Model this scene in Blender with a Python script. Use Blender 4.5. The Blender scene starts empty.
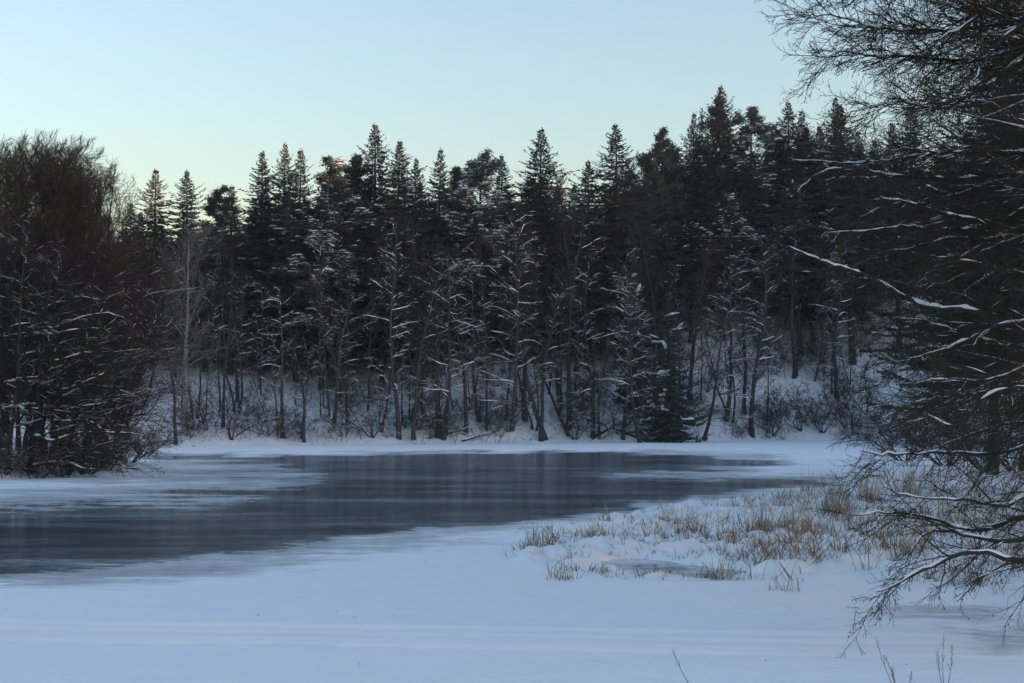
import bpy, math, random
import numpy as np
R = math.radians
rng = np.random.default_rng(7)
random.seed(7)
scene = bpy.context.scene
COL = scene.collection

# ------------------------------------------------------------------ camera, sky, sun, exposure
FPX, CX, CY, HOR = 1407.0, 512.0, 341.5, 411.0
CAMZ = 3.0
PITCH = math.atan((HOR - CY) / FPX)
cam_d = bpy.data.cameras.new('camera')
cam_d.sensor_width = 36.0
cam_d.lens = 36.0 * FPX / 1024.0
cam_d.clip_start = 0.1
cam_d.clip_end = 5000
cam = bpy.data.objects.new('camera', cam_d)
COL.objects.link(cam)
cam.location = (0, 0, CAMZ)
cam.rotation_euler = (R(90) + PITCH, 0, 0)
scene.camera = cam

SUN_EL, SUN_AZ = R(2.2), R(110)          # low sun behind the camera, to its right (azimuth clockwise from +Y)
sx, sy = math.sin(SUN_AZ), math.cos(SUN_AZ)
world = bpy.data.worlds.new('World')
scene.world = world
world.use_nodes = True
wn = world.node_tree.nodes
wl = world.node_tree.links
wn.clear()
wo = wn.new('ShaderNodeOutputWorld')
bg = wn.new('ShaderNodeBackground')
sky = wn.new('ShaderNodeTexSky')
sky.sky_type = 'NISHITA'
sky.sun_disc = False
sky.sun_elevation = SUN_EL
sky.sun_rotation = SUN_AZ
sky.altitude = 150
sky.air_density = 1.2
sky.dust_density = 1.6
sky.ozone_density = 2.15
tint = wn.new('ShaderNodeMix'); tint.data_type = 'RGBA'; tint.blend_type = 'MULTIPLY'    # white balance of the whole sky
tint.inputs[0].default_value = 1.0
tint.inputs[7].default_value = (0.985, 0.945, 0.965, 1)
wl.new(sky.outputs[0], tint.inputs[6])
wl.new(tint.outputs[2], bg.inputs[0])
bg.inputs[1].default_value = 0.15
wl.new(bg.outputs[0], wo.inputs[0])

sun_d = bpy.data.lights.new('sun', 'SUN')
sun_d.energy = 2.0
sun_d.angle = R(0.5)
sun_d.color = (1.0, 0.58, 0.30)
sun = bpy.data.objects.new('sun', sun_d)
COL.objects.link(sun)
from mathutils import Vector
sun_vec = Vector((sx * math.cos(SUN_EL), sy * math.cos(SUN_EL), math.sin(SUN_EL)))
sun.rotation_euler = sun_vec.to_track_quat('Z', 'Y').to_euler()
sun.location = (80, -120, 90)

vs = scene.view_settings
vs.view_transform = 'Standard'
vs.look = 'None'
vs.gamma = 1.0
vs.use_curve_mapping = False
vs.exposure = 2.8
cy = scene.cycles
cy.max_bounces = 5
cy.diffuse_bounces = 3
cy.glossy_bounces = 3
cy.transparent_max_bounces = 4
cy.transmission_bounces = 1

# ------------------------------------------------------------------ helpers
cp, sp = math.cos(PITCH), math.sin(PITCH)
def P(px, py, Y):
    """point at depth Y on the sight line through a pixel of the photograph"""
    a, b = (px - CX) / FPX, (CY - py) / FPX
    d = (a, cp - b * sp, sp + b * cp)
    t = Y / d[1]
    return np.array((d[0] * t, Y, CAMZ + d[2] * t))
def G(px, py, z=0.0):
    a, b = (px - CX) / FPX, (CY - py) / FPX
    d = (a, cp - b * sp, sp + b * cp)
    t = (z - CAMZ) / d[2]
    return (d[0] * t, d[1] * t)
def to_px(x, y, z=0.0):
    dz = z - CAMZ
    f = y * cp + dz * sp
    u = -y * sp + dz * cp
    return CX + FPX * x / f, CY - FPX * u / f

def hash2(ix, iy, seed):
    v = np.sin(ix * 127.1 + iy * 311.7 + seed * 74.7) * 43758.5453
    return v - np.floor(v)
def vnoise(x, y, seed=0):
    x = np.asarray(x, float); y = np.asarray(y, float)
    ix, iy = np.floor(x), np.floor(y)
    fx, fy = x - ix, y - iy
    fx = fx * fx * (3 - 2 * fx); fy = fy * fy * (3 - 2 * fy)
    a = hash2(ix, iy, seed); b = hash2(ix + 1, iy, seed)
    c = hash2(ix, iy + 1, seed); d = hash2(ix + 1, iy + 1, seed)
    return (a + (b - a) * fx) * (1 - fy) + (c + (d - c) * fx) * fy
def fbm(x, y, seed=0, o=4):
    s = 0; a = 0.5; t = 0
    for i in range(o):
        s = s + a * vnoise(x * 2 ** i, y * 2 ** i, seed + i); t += a; a *= 0.5
    return s / t
def sstep(a, b, x):
    t = np.clip((x - a) / (b - a), 0, 1)
    return t * t * (3 - 2 * t)
def poly_sd(poly, x, y):
    """signed distance, positive inside"""
    x = np.asarray(x, float); y = np.asarray(y, float)
    best = np.full(x.shape, 1e9); inside = np.zeros(x.shape, bool)
    n = len(poly)
    for i in range(n):
        ax, ay = poly[i]; bx, by = poly[(i + 1) % n]
        ex, ey = bx - ax, by - ay
        t = np.clip(((x - ax) * ex + (y - ay) * ey) / (ex * ex + ey * ey + 1e-12), 0, 1)
        best = np.minimum(best, np.hypot(x - ax - t * ex, y - ay - t * ey))
        c = ((ay > y) != (by > y)) & (x < (bx - ax) * (y - ay) / (by - ay + 1e-12) + ax)
        inside ^= c
    return np.where(inside, best, -best)

def mesh_np(name, verts, faces, mat, smooth=False, attr=None):
    """faces: (M,k) int array or list of such arrays"""
    me = bpy.data.meshes.new(name)
    verts = np.asarray(verts, np.float32).reshape(-1, 3)
    if not isinstance(faces, list): faces = [faces]
    faces = [np.asarray(f, np.int32) for f in faces if len(f)]
    me.vertices.add(len(verts))
    me.vertices.foreach_set('co', verts.ravel())
    loops = np.concatenate([f.ravel() for f in faces]) if faces else np.zeros(0, np.int32)
    tot = np.concatenate([np.full(len(f), f.shape[1], np.int32) for f in faces]) if faces else np.zeros(0, np.int32)
    start = np.concatenate(([0], np.cumsum(tot)[:-1])).astype(np.int32) if len(tot) else np.zeros(0, np.int32)
    me.loops.add(len(loops)); me.polygons.add(len(tot))
    me.loops.foreach_set('vertex_index', loops)
    me.polygons.foreach_set('loop_start', start)
    me.polygons.foreach_set('loop_total', tot)
    if smooth: me.polygons.foreach_set('use_smooth', np.ones(len(tot), bool))
    if attr:
        for k, v in attr.items():
            a = me.attributes.new(k, 'FLOAT', 'POINT')
            a.data.foreach_set('value', np.asarray(v, np.float32).ravel())
    me.materials.append(mat)
    me.update()
    return me
def obj(name, me, parent=None):
    o = bpy.data.objects.new(name, me)
    COL.objects.link(o)
    if parent is not None: o.parent = parent
    return o
def tag(o, label, cat, group=None):
    o['label'] = label; o['category'] = cat
    if group: o['group'] = group
    return o
def structure(o, label=None):
    o['kind'] = 'structure'
    if label: o['label'] = label
    return o

class Geo:
    """collects vertex and face arrays into one mesh"""
    def __init__(self): self.v = []; self.f = {}; self.n = 0
    def add(self, v, f):
        v = np.asarray(v, float).reshape(-1, 3); f = np.asarray(f, int)
        if not len(f): return
        self.v.append(v); self.f.setdefault(f.shape[1], []).append(f + self.n); self.n += len(v)
    def mesh(self, name, mat, smooth=False):
        if not self.v: return None
        return mesh_np(name, np.concatenate(self.v), [np.concatenate(x) for x in self.f.values()], mat, smooth)

def norm(v):
    return v / (np.linalg.norm(v, axis=-1, keepdims=True) + 1e-9)
def tangents(pts):
    t = np.empty_like(pts)
    t[:, 1:-1] = pts[:, 2:] - pts[:, :-2]
    t[:, 0] = pts[:, 1] - pts[:, 0]
    t[:, -1] = pts[:, -1] - pts[:, -2]
    return norm(t)
def tubes(geo, pts, rad, sides, keep=None, flat=1.0, up=False):
    """pts (N,n,3), rad (N,n): open tubes; keep (N,n-1) drops segments"""
    N, n, _ = pts.shape
    if N == 0: return
    t = tangents(pts)
    if up: ref = np.broadcast_to(np.array((0, 0, 1.0)), t.shape)
    else:
        ref = np.zeros_like(t); m = np.abs(t[..., 2]) > 0.8
        ref[..., 2] = ~m; ref[..., 0] = m
    a = norm(np.cross(t, ref)); b = np.cross(a, t)
    ang = np.arange(sides) * 2 * math.pi / sides + (math.pi / 2 if up else 0.3)
    c, s = np.cos(ang), np.sin(ang) * flat
    v = pts[:, :, None] + rad[:, :, None, None] * (a[:, :, None] * c[:, None] + b[:, :, None] * s[:, None])
    base = np.arange(N)[:, None, None] * (n * sides) + np.arange(n - 1)[None, :, None] * sides
    k = np.arange(sides); k2 = (k + 1) % sides
    f = np.stack([base + k, base + k2, base + sides + k2, base + sides + k], -1)
    if keep is not None: f = f[keep]
    geo.add(v.reshape(-1, 3), f.reshape(-1, 4))
def grow(p, d, L, n, wander, trop, rg):
    """polylines: start p (N,3), direction d, length L (N), n segments; trop = vector added per unit"""
    N = len(p)
    pts = np.empty((N, n + 1, 3)); pts[:, 0] = p
    d = norm(d.copy()); st = (L / n)[:, None]
    trop = np.asarray(trop, float)
    for i in range(n):
        d = norm(d + rg.normal(0, wander, (N, 3)) + trop / n)
        pts[:, i + 1] = pts[:, i] + d * st
    return pts
def spawn(pts, rad, L, k, t0, t1, a0, a1, l0, l1, rg, bias=(0, 0, 0), jit=0.3, keepfac=0.6):
    """k children for each parent polyline -> p, d, L, r"""
    N, n, _ = pts.shape
    t = t0 + (t1 - t0) * (np.arange(k)[None] + rg.random((N, k))) / k
    x = t * (n - 1); i = np.minimum(x.astype(int), n - 2); f = (x - i)[..., None]
    idx = np.arange(N)[:, None]
    p = pts[idx, i] * (1 - f) + pts[idx, i + 1] * f
    r = rad[idx, i] * (1 - f[..., 0]) + rad[idx, i + 1] * f[..., 0]
    tan = norm(pts[idx, i + 1] - pts[idx, i])
    rv = norm(np.cross(tan, rg.normal(0, 1, tan.shape)))
    an = a0 + (a1 - a0) * rg.random((N, k, 1))
    d = norm(tan * np.cos(an) + rv * np.sin(an) + np.asarray(bias))
    ln = L[:, None] * (l0 + (l1 - l0) * rg.random((N, k))) * (1 - keepfac * t)
    return p.reshape(-1, 3), d.reshape(-1, 3), ln.ravel(), r.ravel()
def taper(L, r0, r1, n, pw=1.0):
    t = np.linspace(0, 1, n + 1)[None] ** pw
    return r0[:, None] * (1 - t) + r1 * t
def snow_on(geo, pts, rad, amount, thick, rg, sides=6, cut=0.35, maxslope=0.8, grain=1.2):
    """snow lying along the upper side of limbs, in broken stretches"""
    t = tangents(pts)
    hz = np.clip((maxslope - np.abs(t[..., 2])) / 0.35, 0, 1)
    N, n, _ = pts.shape
    ph = rg.random((N, 1)) * 50
    q = np.linspace(0, 1, n)[None] * n * 0.45 * grain + ph
    nz = vnoise(q, ph, 3) * 0.75 + rg.random((N, n)) * 0.25
    s = np.clip((nz - (1 - amount)) / cut, 0, 1) * hz
    s = np.clip(s * rg.uniform(.5, 1.35, s.shape), 0, 1.2)
    s[:, -1] = 0
    r = s * (rad * 0.85 + thick * 0.55)
    keep = np.maximum(s[:, 1:], s[:, :-1]) > 0.02
    c = pts + np.array((0, 0, 1.0)) * (rad * 0.55 + thick * 0.35 * s)[..., None]
    tubes(geo, c, r, sides, keep, flat=0.75, up=True)

# ------------------------------------------------------------------ materials
def new_mat(name):
    m = bpy.data.materials.new(name); m.use_nodes = True
    nt = m.node_tree; b = nt.nodes['Principled BSDF']
    return m, nt, b
def noise_node(nt, scale, detail=4, rough=0.6, vec=None, dim='3D'):
    n = nt.nodes.new('ShaderNodeTexNoise'); n.inputs['Scale'].default_value = scale
    n.inputs['Detail'].default_value = detail; n.inputs['Roughness'].default_value = rough
    if vec is not None: nt.links.new(vec, n.inputs['Vector'])
    return n
def ramp(nt, fac, stops):
    r = nt.nodes.new('ShaderNodeValToRGB')
    e = r.color_ramp.elements
    while len(e) < len(stops): e.new(0.5)
    for x, (p, c) in zip(e, stops): x.position = p; x.color = (*c, 1)
    nt.links.new(fac, r.inputs[0]); return r
def bark(name, c0, c1, scale=6, rough=0.9, bump=0.5):
    m, nt, b = new_mat(name)
    tc = nt.nodes.new('ShaderNodeTexCoord')
    mp = nt.nodes.new('ShaderNodeMapping'); mp.inputs['Scale'].default_value = (1, 1, 0.3)
    nt.links.new(tc.outputs['Object'], mp.inputs[0])
    n = noise_node(nt, scale, 6, 0.65, mp.outputs[0])
    r = ramp(nt, n.outputs['Fac'], [(0.3, c0), (0.7, c1)])
    oi = nt.nodes.new('ShaderNodeObjectInfo')
    hs = nt.nodes.new('ShaderNodeHueSaturation')
    mr = nt.nodes.new('ShaderNodeMapRange'); mr.inputs[3].default_value = 0.75; mr.inputs[4].default_value = 1.25
    nt.links.new(oi.outputs['Random'], mr.inputs[0]); nt.links.new(mr.outputs[0], hs.inputs['Value'])
    nt.links.new(r.outputs[0], hs.inputs['Color'])
    nt.links.new(hs.outputs[0], b.inputs['Base Color'])
    b.inputs['Roughness'].default_value = rough
    b.inputs['Specular IOR Level'].default_value = 0.2
    if bump:
        bp = nt.nodes.new('ShaderNodeBump'); bp.inputs['Strength'].default_value = bump; bp.inputs['Distance'].default_value = 0.03
        nt.links.new(n.outputs['Fac'], bp.inputs['Height']); nt.links.new(bp.outputs[0], b.inputs['Normal'])
    return m
def foliage(name, c0, c1):
    m, nt, b = new_mat(name)
    gi = nt.nodes.new('ShaderNodeNewGeometry')
    r = ramp(nt, gi.outputs['Random Per Island'], [(0.0, c0), (1.0, c1)])
    oi = nt.nodes.new('ShaderNodeObjectInfo')
    hs = nt.nodes.new('ShaderNodeHueSaturation')
    mr = nt.nodes.new('ShaderNodeMapRange'); mr.inputs[3].default_value = 0.7; mr.inputs[4].default_value = 1.3
    nt.links.new(oi.outputs['Random'], mr.inputs[0]); nt.links.new(mr.outputs[0], hs.inputs['Value'])
    nt.links.new(r.outputs[0], hs.inputs['Color'])
    nt.links.new(hs.outputs[0], b.inputs['Base Color'])
    b.inputs['Roughness'].default_value = 0.75
    b.inputs['Specular IOR Level'].default_value = 0.25
    return m
def snow_mat(name, c=(0.88, 0.89, 0.91), scale=8.0, bump=0.3, dist=0.03):
    m, nt, b = new_mat(name)
    tc = nt.nodes.new('ShaderNodeTexCoord')
    n = noise_node(nt, scale, 6, 0.6, tc.outputs['Object'])
    r = ramp(nt, n.outputs['Fac'], [(0.25, tuple(x * 0.93 for x in c)), (0.7, c)])
    nt.links.new(r.outputs[0], b.inputs['Base Color'])
    b.inputs['Roughness'].default_value = 0.75
    b.inputs['Specular IOR Level'].default_value = 0.2
    bp = nt.nodes.new('ShaderNodeBump'); bp.inputs['Strength'].default_value = bump; bp.inputs['Distance'].default_value = dist
    nt.links.new(n.outputs['Fac'], bp.inputs['Height']); nt.links.new(bp.outputs[0], b.inputs['Normal'])
    return m
M = {}
M['bark'] = bark('dark_bark', (0.032, 0.028, 0.026), (0.08, 0.070, 0.064))
M['bark_pine'] = bark('pine_bark', (0.045, 0.030, 0.022), (0.12, 0.075, 0.05))
M['bark_grey'] = bark('grey_alder_bark', (0.034, 0.032, 0.030), (0.09, 0.085, 0.08))
M['bark_birch'] = bark('pale_birch_bark', (0.16, 0.155, 0.15), (0.40, 0.39, 0.38))
M['twig'] = bark('brown_twigs', (0.036, 0.030, 0.027), (0.070, 0.058, 0.051), bump=0)
M['twig_red'] = bark('reddish_twigs', (0.048, 0.032, 0.028), (0.085, 0.058, 0.048), bump=0)
M['twig_left'] = bark('warm_brown_twigs', (0.056, 0.041, 0.034), (0.105, 0.078, 0.064), bump=0)
M['twig_pale'] = bark('pale_twigs', (0.11, 0.10, 0.10), (0.20, 0.19, 0.185), bump=0)
M['twig_near'] = bark('olive_brown_twigs', (0.032, 0.027, 0.019), (0.066, 0.055, 0.039), bump=0)
M['bark_near'] = bark('alder_bark', (0.022, 0.020, 0.017), (0.065, 0.056, 0.046), scale=14)
M['spruce'] = foliage('spruce_needles', (0.028, 0.036, 0.032), (0.066, 0.078, 0.064))
M['pine'] = foliage('pine_needles', (0.038, 0.048, 0.042), (0.080, 0.095, 0.076))
M['snow'] = snow_mat('lying_snow')
M['cone'] = bark('alder_cones', (0.02, 0.016, 0.013), (0.05, 0.04, 0.03), bump=0)
M['reed'] = foliage('dry_reed', (0.22, 0.16, 0.10), (0.52, 0.41, 0.27))
M['sedge'] = foliage('brown_sedge', (0.08, 0.058, 0.04), (0.24, 0.18, 0.115))

# snow covered ground with litter showing through
m, nt, b = new_mat('forest_snow'); M['forest_snow'] = m
tc = nt.nodes.new('ShaderNodeTexCoord')
n1 = noise_node(nt, 1.6, 7, 0.68, tc.outputs['Object'])
n2 = noise_node(nt, 0.22, 4, 0.6, tc.outputs['Object'])
ad = nt.nodes.new('ShaderNodeMath'); ad.operation = 'MULTIPLY_ADD'; ad.inputs[1].default_value = 0.45
nt.links.new(n2.outputs[0], ad.inputs[0]); nt.links.new(n1.outputs[0], ad.inputs[2])
r = ramp(nt, ad.outputs[0], [(0.53, (0.10, 0.085, 0.07)), (0.63, (0.78, 0.79, 0.82)), (0.9, (0.87, 0.88, 0.90))])
nt.links.new(r.outputs[0], b.inputs['Base Color'])
b.inputs['Roughness'].default_value = 0.85; b.inputs['Specular IOR Level'].default_value = 0.15
bp = nt.nodes.new('ShaderNodeBump'); bp.inputs['Strength'].default_value = 0.6; bp.inputs['Distance'].default_value = 0.25
nt.links.new(n1.outputs[0], bp.inputs['Height']); nt.links.new(bp.outputs[0], b.inputs['Normal'])

# river ice: bare black ice and wind blown snow
m, nt, b = new_mat('river_ice'); M['ice'] = m
at = nt.nodes.new('ShaderNodeAttribute'); at.attribute_name = 'bare'
trk = nt.nodes.new('ShaderNodeAttribute'); trk.attribute_name = 'track'
tc = nt.nodes.new('ShaderNodeTexCoord')
mp = nt.nodes.new('ShaderNodeMapping'); mp.inputs['Scale'].default_value = (0.55, 1.0, 1.0); mp.inputs['Rotation'].default_value = (0, 0, R(6))
nt.links.new(tc.outputs['Object'], mp.inputs[0])
nb = noise_node(nt, 0.22, 9, 0.66, mp.outputs[0])
nf = noise_node(nt, 1.1, 6, 0.65, mp.outputs[0])
def math_n(op, a, b_, c=None):
    x = nt.nodes.new('ShaderNodeMath'); x.operation = op
    for i, v in enumerate((a, b_, c)):
        if v is None: continue
        if isinstance(v, (int, float)): x.inputs[i].default_value = v
        else: nt.links.new(v, x.inputs[i])
    return x.outputs[0]
v = math_n('MULTIPLY_ADD', nb.outputs[0], 1.7, -0.85)
v2 = math_n('MULTIPLY_ADD', nf.outputs[0], 0.9, -0.45)
v = math_n('ADD', v, v2)
ng = noise_node(nt, 4.5, 5, 0.7, mp.outputs[0])
v = math_n('ADD', v, math_n('MULTIPLY_ADD', ng.outputs[0], 0.7, -0.35))
# noise counts most where the cover is half and half
w = math_n('MULTIPLY', at.outputs['Fac'], math_n('SUBTRACT', 1.0, at.outputs['Fac']))
w = math_n('MULTIPLY_ADD', w, 3.0, 0.30)
v = math_n('MULTIPLY', v, w)
v = math_n('ADD', v, at.outputs['Fac'])
cr_ = nt.nodes.new('ShaderNodeValToRGB'); e = cr_.color_ramp.elements
while len(e) < 6: e.new(.5)
for x, (p_, g_) in zip(e, [(.06, 0), (.24, .40), (.48, .60), (.53, .68), (.57, .92), (.85, 1)]): x.position = p_; x.color = (g_, g_, g_, 1)
nt.links.new(v, cr_.inputs[0])
bare = cr_.outputs[0]
sn = noise_node(nt, 2.2, 5, 0.55, tc.outputs['Object'])
snr = ramp(nt, sn.outputs[0], [(0.25, (0.86, 0.87, 0.89)), (0.75, (0.91, 0.915, 0.93))])
mxt = nt.nodes.new('ShaderNodeMix'); mxt.data_type = 'RGBA'
nt.links.new(trk.outputs['Fac'], mxt.inputs[0]); nt.links.new(snr.outputs[0], mxt.inputs[6])
mxt.inputs[7].default_value = (0.97, 0.92, 0.91, 1)
nt.links.new(mxt.outputs[2], b.inputs['Base Color'])
b.inputs['Roughness'].default_value = 0.8; b.inputs['Specular IOR Level'].default_value = 0.15
sf = noise_node(nt, 9.0, 5, 0.6, mp.outputs[0])
bp = nt.nodes.new('ShaderNodeBump'); bp.inputs['Strength'].default_value = 0.5; bp.inputs['Distance'].default_value = 0.05
nt.links.new(math_n('MULTIPLY_ADD', sf.outputs[0], 0.35, sn.outputs[0]), bp.inputs['Height']); nt.links.new(bp.outputs[0], b.inputs['Normal'])
ib = nt.nodes.new('ShaderNodeBsdfPrincipled')
fr = noise_node(nt, 5.0, 6, 0.7, mp.outputs[0])
mp2 = nt.nodes.new('ShaderNodeMapping'); mp2.inputs['Scale'].default_value = (0.12, 0.55, 1.0); nt.links.new(tc.outputs['Object'], mp2.inputs[0])
fs = noise_node(nt, 0.6, 9, 0.72, mp2.outputs[0])
fmix = math_n('MULTIPLY_ADD', fs.outputs[0], 0.65, math_n('MULTIPLY', fr.outputs[0], 0.35))
frr = ramp(nt, fmix, [(0.36, (0.036, 0.047, 0.054)), (0.47, (0.085, 0.102, 0.112)), (0.54, (0.20, 0.22, 0.235)), (0.64, (0.48, 0.50, 0.52))])
nt.links.new(frr.outputs[0], ib.inputs['Base Color'])
ib.inputs['Roughness'].default_value = 0.155
ib.inputs['IOR'].default_value = 1.31
bp2 = nt.nodes.new('ShaderNodeBump'); bp2.inputs['Strength'].default_value = 0.08; bp2.inputs['Distance'].default_value = 0.02
nt.links.new(nf.outputs[0], bp2.inputs['Height']); nt.links.new(bp2.outputs[0], ib.inputs['Normal'])
mx = nt.nodes.new('ShaderNodeMixShader')
nt.links.new(bare, mx.inputs[0]); nt.links.new(b.outputs[0], mx.inputs[1]); nt.links.new(ib.outputs[0], mx.inputs[2])
nt.links.new(mx.outputs[0], nt.nodes['Material Output'].inputs[0])

# woodland colours of the added shading ridge
m, nt, b = new_mat('shade_ridge_woods'); M['shade_hill'] = m
tc = nt.nodes.new('ShaderNodeTexCoord')
n1 = noise_node(nt, 0.25, 7, 0.7, tc.outputs['Object'])
r = ramp(nt, n1.outputs[0], [(0.35, (0.02, 0.026, 0.018)), (0.6, (0.05, 0.055, 0.045)), (0.75, (0.25, 0.26, 0.28))])
nt.links.new(r.outputs[0], b.inputs['Base Color']); b.inputs['Roughness'].default_value = 0.95

# ------------------------------------------------------------------ terrain
RIVER = [(-75, 5), (-60, 30), (-34, 50), (-21.8, 59.5), (-21.0, 66), (-20.6, 74), (-22.5, 86), (-31, 100), (-33, 112),
         G(172, 447.5), G(250, 446), G(330, 445), G(400, 444.3), G(512, 443.6), G(620, 443), G(700, 442.3), G(780, 441), G(850, 440),
         (36, 132), (32.5, 112), (30.5, 96), (29, 83), (27, 72), (22, 52), (14, 34), (9.6, 24), (8.6, 18), (9.5, 12), (14, 5)]
SPIT = [G(*q) for q in [(492, 566), (512, 546), (545, 532), (600, 520), (660, 510), (740, 499), (820, 489), (900, 481), (1024, 469), (1130, 467),
                        (1300, 560), (1260, 640), (1090, 618), (1024, 604), (960, 592), (905, 590), (850, 582), (800, 585), (745, 588), (690, 584), (640, 584), (590, 578), (540, 574)]]
POOL = [G(*q) for q in [(602, 565), (635, 559), (680, 565), (735, 571), (750, 578), (690, 579), (630, 574)]]
def terrain(x, y):
    x = np.asarray(x, float); y = np.asarray(y, float)
    d = -poly_sd(RIVER, x, y)
    d = d + (fbm(x * 0.33, y * 0.33, 15, 3) - 0.5) * 2.4 * sstep(90, 110, y)
    sl = 0.36 + 0.19 * sstep(-26, 2, x) + 0.24 * sstep(8, 26, x)
    far = sstep(84, 118, y + np.where(x > 0, 14, 0) * sstep(10, 30, x))
    Hm = 26 + 16 * sstep(0, 28, x)
    dd = np.maximum(d - 0.6, 0)
    hf = Hm * (1 - np.exp(-sl * dd / Hm))
    near = 1.35 * (1 - np.exp(-0.12 * dd)) * (1 + 0.25 * sstep(15, 40, x))
    h = far * hf + (1 - far) * near
    bumps = (fbm(x * 0.25, y * 0.25, 5) - 0.5) * 1.1 * sstep(1, 6, d) + (fbm(x * 0.9, y * 0.9, 9, 3) - 0.5) * 0.8 * sstep(0, 2, d)
    h = h + bumps + 0.30 * sstep(-0.3, 0.8, d)
    return np.where(d > 0, h, np.maximum(-0.6, 0.45 * d))
def spit_h(x, y):
    d = poly_sd(SPIT, x, y) + (fbm(x * 0.5, y * 0.5, 21, 3) - 0.5) * 2.2
    dp = poly_sd(POOL, x, y)
    hum = np.clip(fbm(x * 1.3, y * 1.3, 31, 4) - 0.36, 0, 1)
    tuss = np.clip(vnoise(x * 2.6, y * 2.6, 41) - 0.45, 0, 1)
    fine = np.clip(fbm(x * 3.2, y * 3.2, 43, 3) - 0.42, 0, 1)
    h = sstep(0, 1.2, d) * (0.05 + 0.26 * hum + 0.14 * tuss + 0.48 * fine) + np.minimum(d, 0) * 0.2
    return h - sstep(-0.4, 0.25, dp) * 0.5
def ground_z(x, y):
    a = float(terrain(np.array([x]), np.array([y]))[0])
    b = float(spit_h(np.array([x]), np.array([y]))[0])
    return max(a, b, 0.0)

def grid_mesh(name, xs, ys, hfun, mat, cull=None, attrs=None, fan=False):
    X, Y = np.meshgrid(xs, ys)
    if fan: X = X * (Y * 0.75 + 12)
    Z = hfun(X, Y)
    nx, ny = len(xs), len(ys)
    i = np.arange(nx * ny).reshape(ny, nx)
    F = np.stack([i[:-1, :-1], i[:-1, 1:], i[1:, 1:], i[1:, :-1]], -1).reshape(-1, 4)
    V = np.stack([X, Y, Z], -1).reshape(-1, 3)
    at = attrs(X, Y) if attrs else None
    if cull is not None:
        k = cull(X, Y, Z).ravel()
        F = F[k[F].any(1)]
        used = np.unique(F); mp_ = np.full(len(V), -1); mp_[used] = np.arange(len(used))
        V = V[used]; F = mp_[F]
        if at: at = {a: q.ravel()[used] for a, q in at.items()}
    return mesh_np(name, V, F, mat, True, at)
xs = np.concatenate([np.linspace(-420, -70, 30)[:-1], np.arange(-70, 80, 1.1), np.linspace(80, 420, 30)[1:]])
ys = np.concatenate([np.linspace(-50, 0, 20)[:-1], np.arange(0, 84, 2.0), np.arange(84, 205, 1.1), np.linspace(206, 900, 40)])
structure(obj('snowy_ground', grid_mesh('snowy_ground', xs, ys, terrain, M['forest_snow'])), 'snow covered wooded banks on both sides of the frozen river')

ROWS = [  # how bare the ice is along sight rows

 (440, [(0, 0), (1024, 0)]), (450, [(0, 0), (1024, 0)]),
 (454, [(0, 0), (160, 0), (300, .1), (400, .5), (500, .95), (600, .9), (690, .3), (800, 0)]),
 (458, [(0, 0), (145, 0), (170, .7), (250, .75), (400, .95), (560, 1), (700, .95), (770, .4), (810, 0)]),
 (463, [(0, 0), (150, 0), (180, .3), (260, .5), (330, .9), (400, 1), (700, 1), (760, .8), (800, .1), (830, 0)]),
 (468, [(0, 0), (150, 0), (200, .15), (290, .4), (330, .85), (400, 1), (560, 1), (640, .9), (720, .6), (790, 0)]),
 (474, [(0, 0), (130, .05), (200, .2), (290, .35), (330, .85), (400, 1), (540, 1), (600, .7), (680, .45), (760, .15), (800, 0)]),
 (479, [(0, 0), (120, .1), (220, .2), (300, .5), (350, .9), (500, 1), (570, .9), (620, .55), (700, .6), (800, .6), (850, .2), (870, 0)]),
 (484, [(0, .05), (120, .15), (200, .2), (280, .4), (330, .85), (400, 1), (600, 1), (760, 1), (820, .9), (850, .1), (870, 0)]),
 (490, [(0, .15), (100, .2), (180, .25), (260, .5), (320, .9), (400, 1), (680, 1), (720, .9), (770, .3), (800, 0)]),
 (498, [(0, .3), (100, .35), (200, .4), (260, .6), (300, .9), (400, 1), (640, 1), (680, .9), (705, .25), (770, .1), (800, 0)]),
 (506, [(0, .5), (100, .55), (140, .45), (220, .55), (260, .9), (400, 1), (590, 1), (620, .85), (650, .25), (720, .1), (770, 0)]),
 (515, [(0, .68), (60, .72), (120, .7), (160, .85), (190, 1), (400, 1), (520, 1), (555, .85), (590, .25), (660, .1), (700, 0)]),
 (522, [(0, .8), (60, .95), (120, 1), (400, 1), (480, .9), (520, .3), (620, .12), (660, 0)]),
 (530, [(0, 1), (320, 1), (370, .9), (415, .32), (500, .2), (620, 0)]),
 (540, [(0, 1), (260, 1), (310, .85), (345, .32), (430, .25), (540, 0)]),
 (550, [(0, 1), (190, 1), (240, .8), (280, .34), (390, .25), (470, 0)]),
 (558, [(0, 1), (120, 1), (165, .75), (205, .36), (300, .28), (390, 0), (600, 0), (620, .5), (740, .6), (760, 0)]),
 (566, [(0, 1), (50, .95), (90, .7), (130, .38), (250, .28), (320, .05), (590, 0), (615, .6), (740, .65), (760, 0)]),
 (575, [(0, .8), (40, .55), (80, .38), (180, .26), (260, .03), (590, 0), (620, .6), (740, .6), (760, 0)]),
 (585, [(0, .4), (60, .3), (120, .18), (200, 0)]),
 (595, [(0, .12), (70, 0)]),
 (604, [(0, 0), (860, 0), (1024, 0)]),
 (612, [(0, 0), (860, 0), (900, .20), (980, .24), (1024, .12), (1300, 0)]),
 (624, [(0, 0), (880, 0), (920, .14), (980, .24), (1300, .2)]),
 (638, [(0, 0), (930, 0), (990, .24), (1030, .28), (1300, .2)]),
 (652, [(0, 0), (960, 0), (1010, .22), (1300, .2)]), (668, [(0, 0), (1300, 0)]), (800, [(0, 0), (1300, 0)])]
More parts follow.
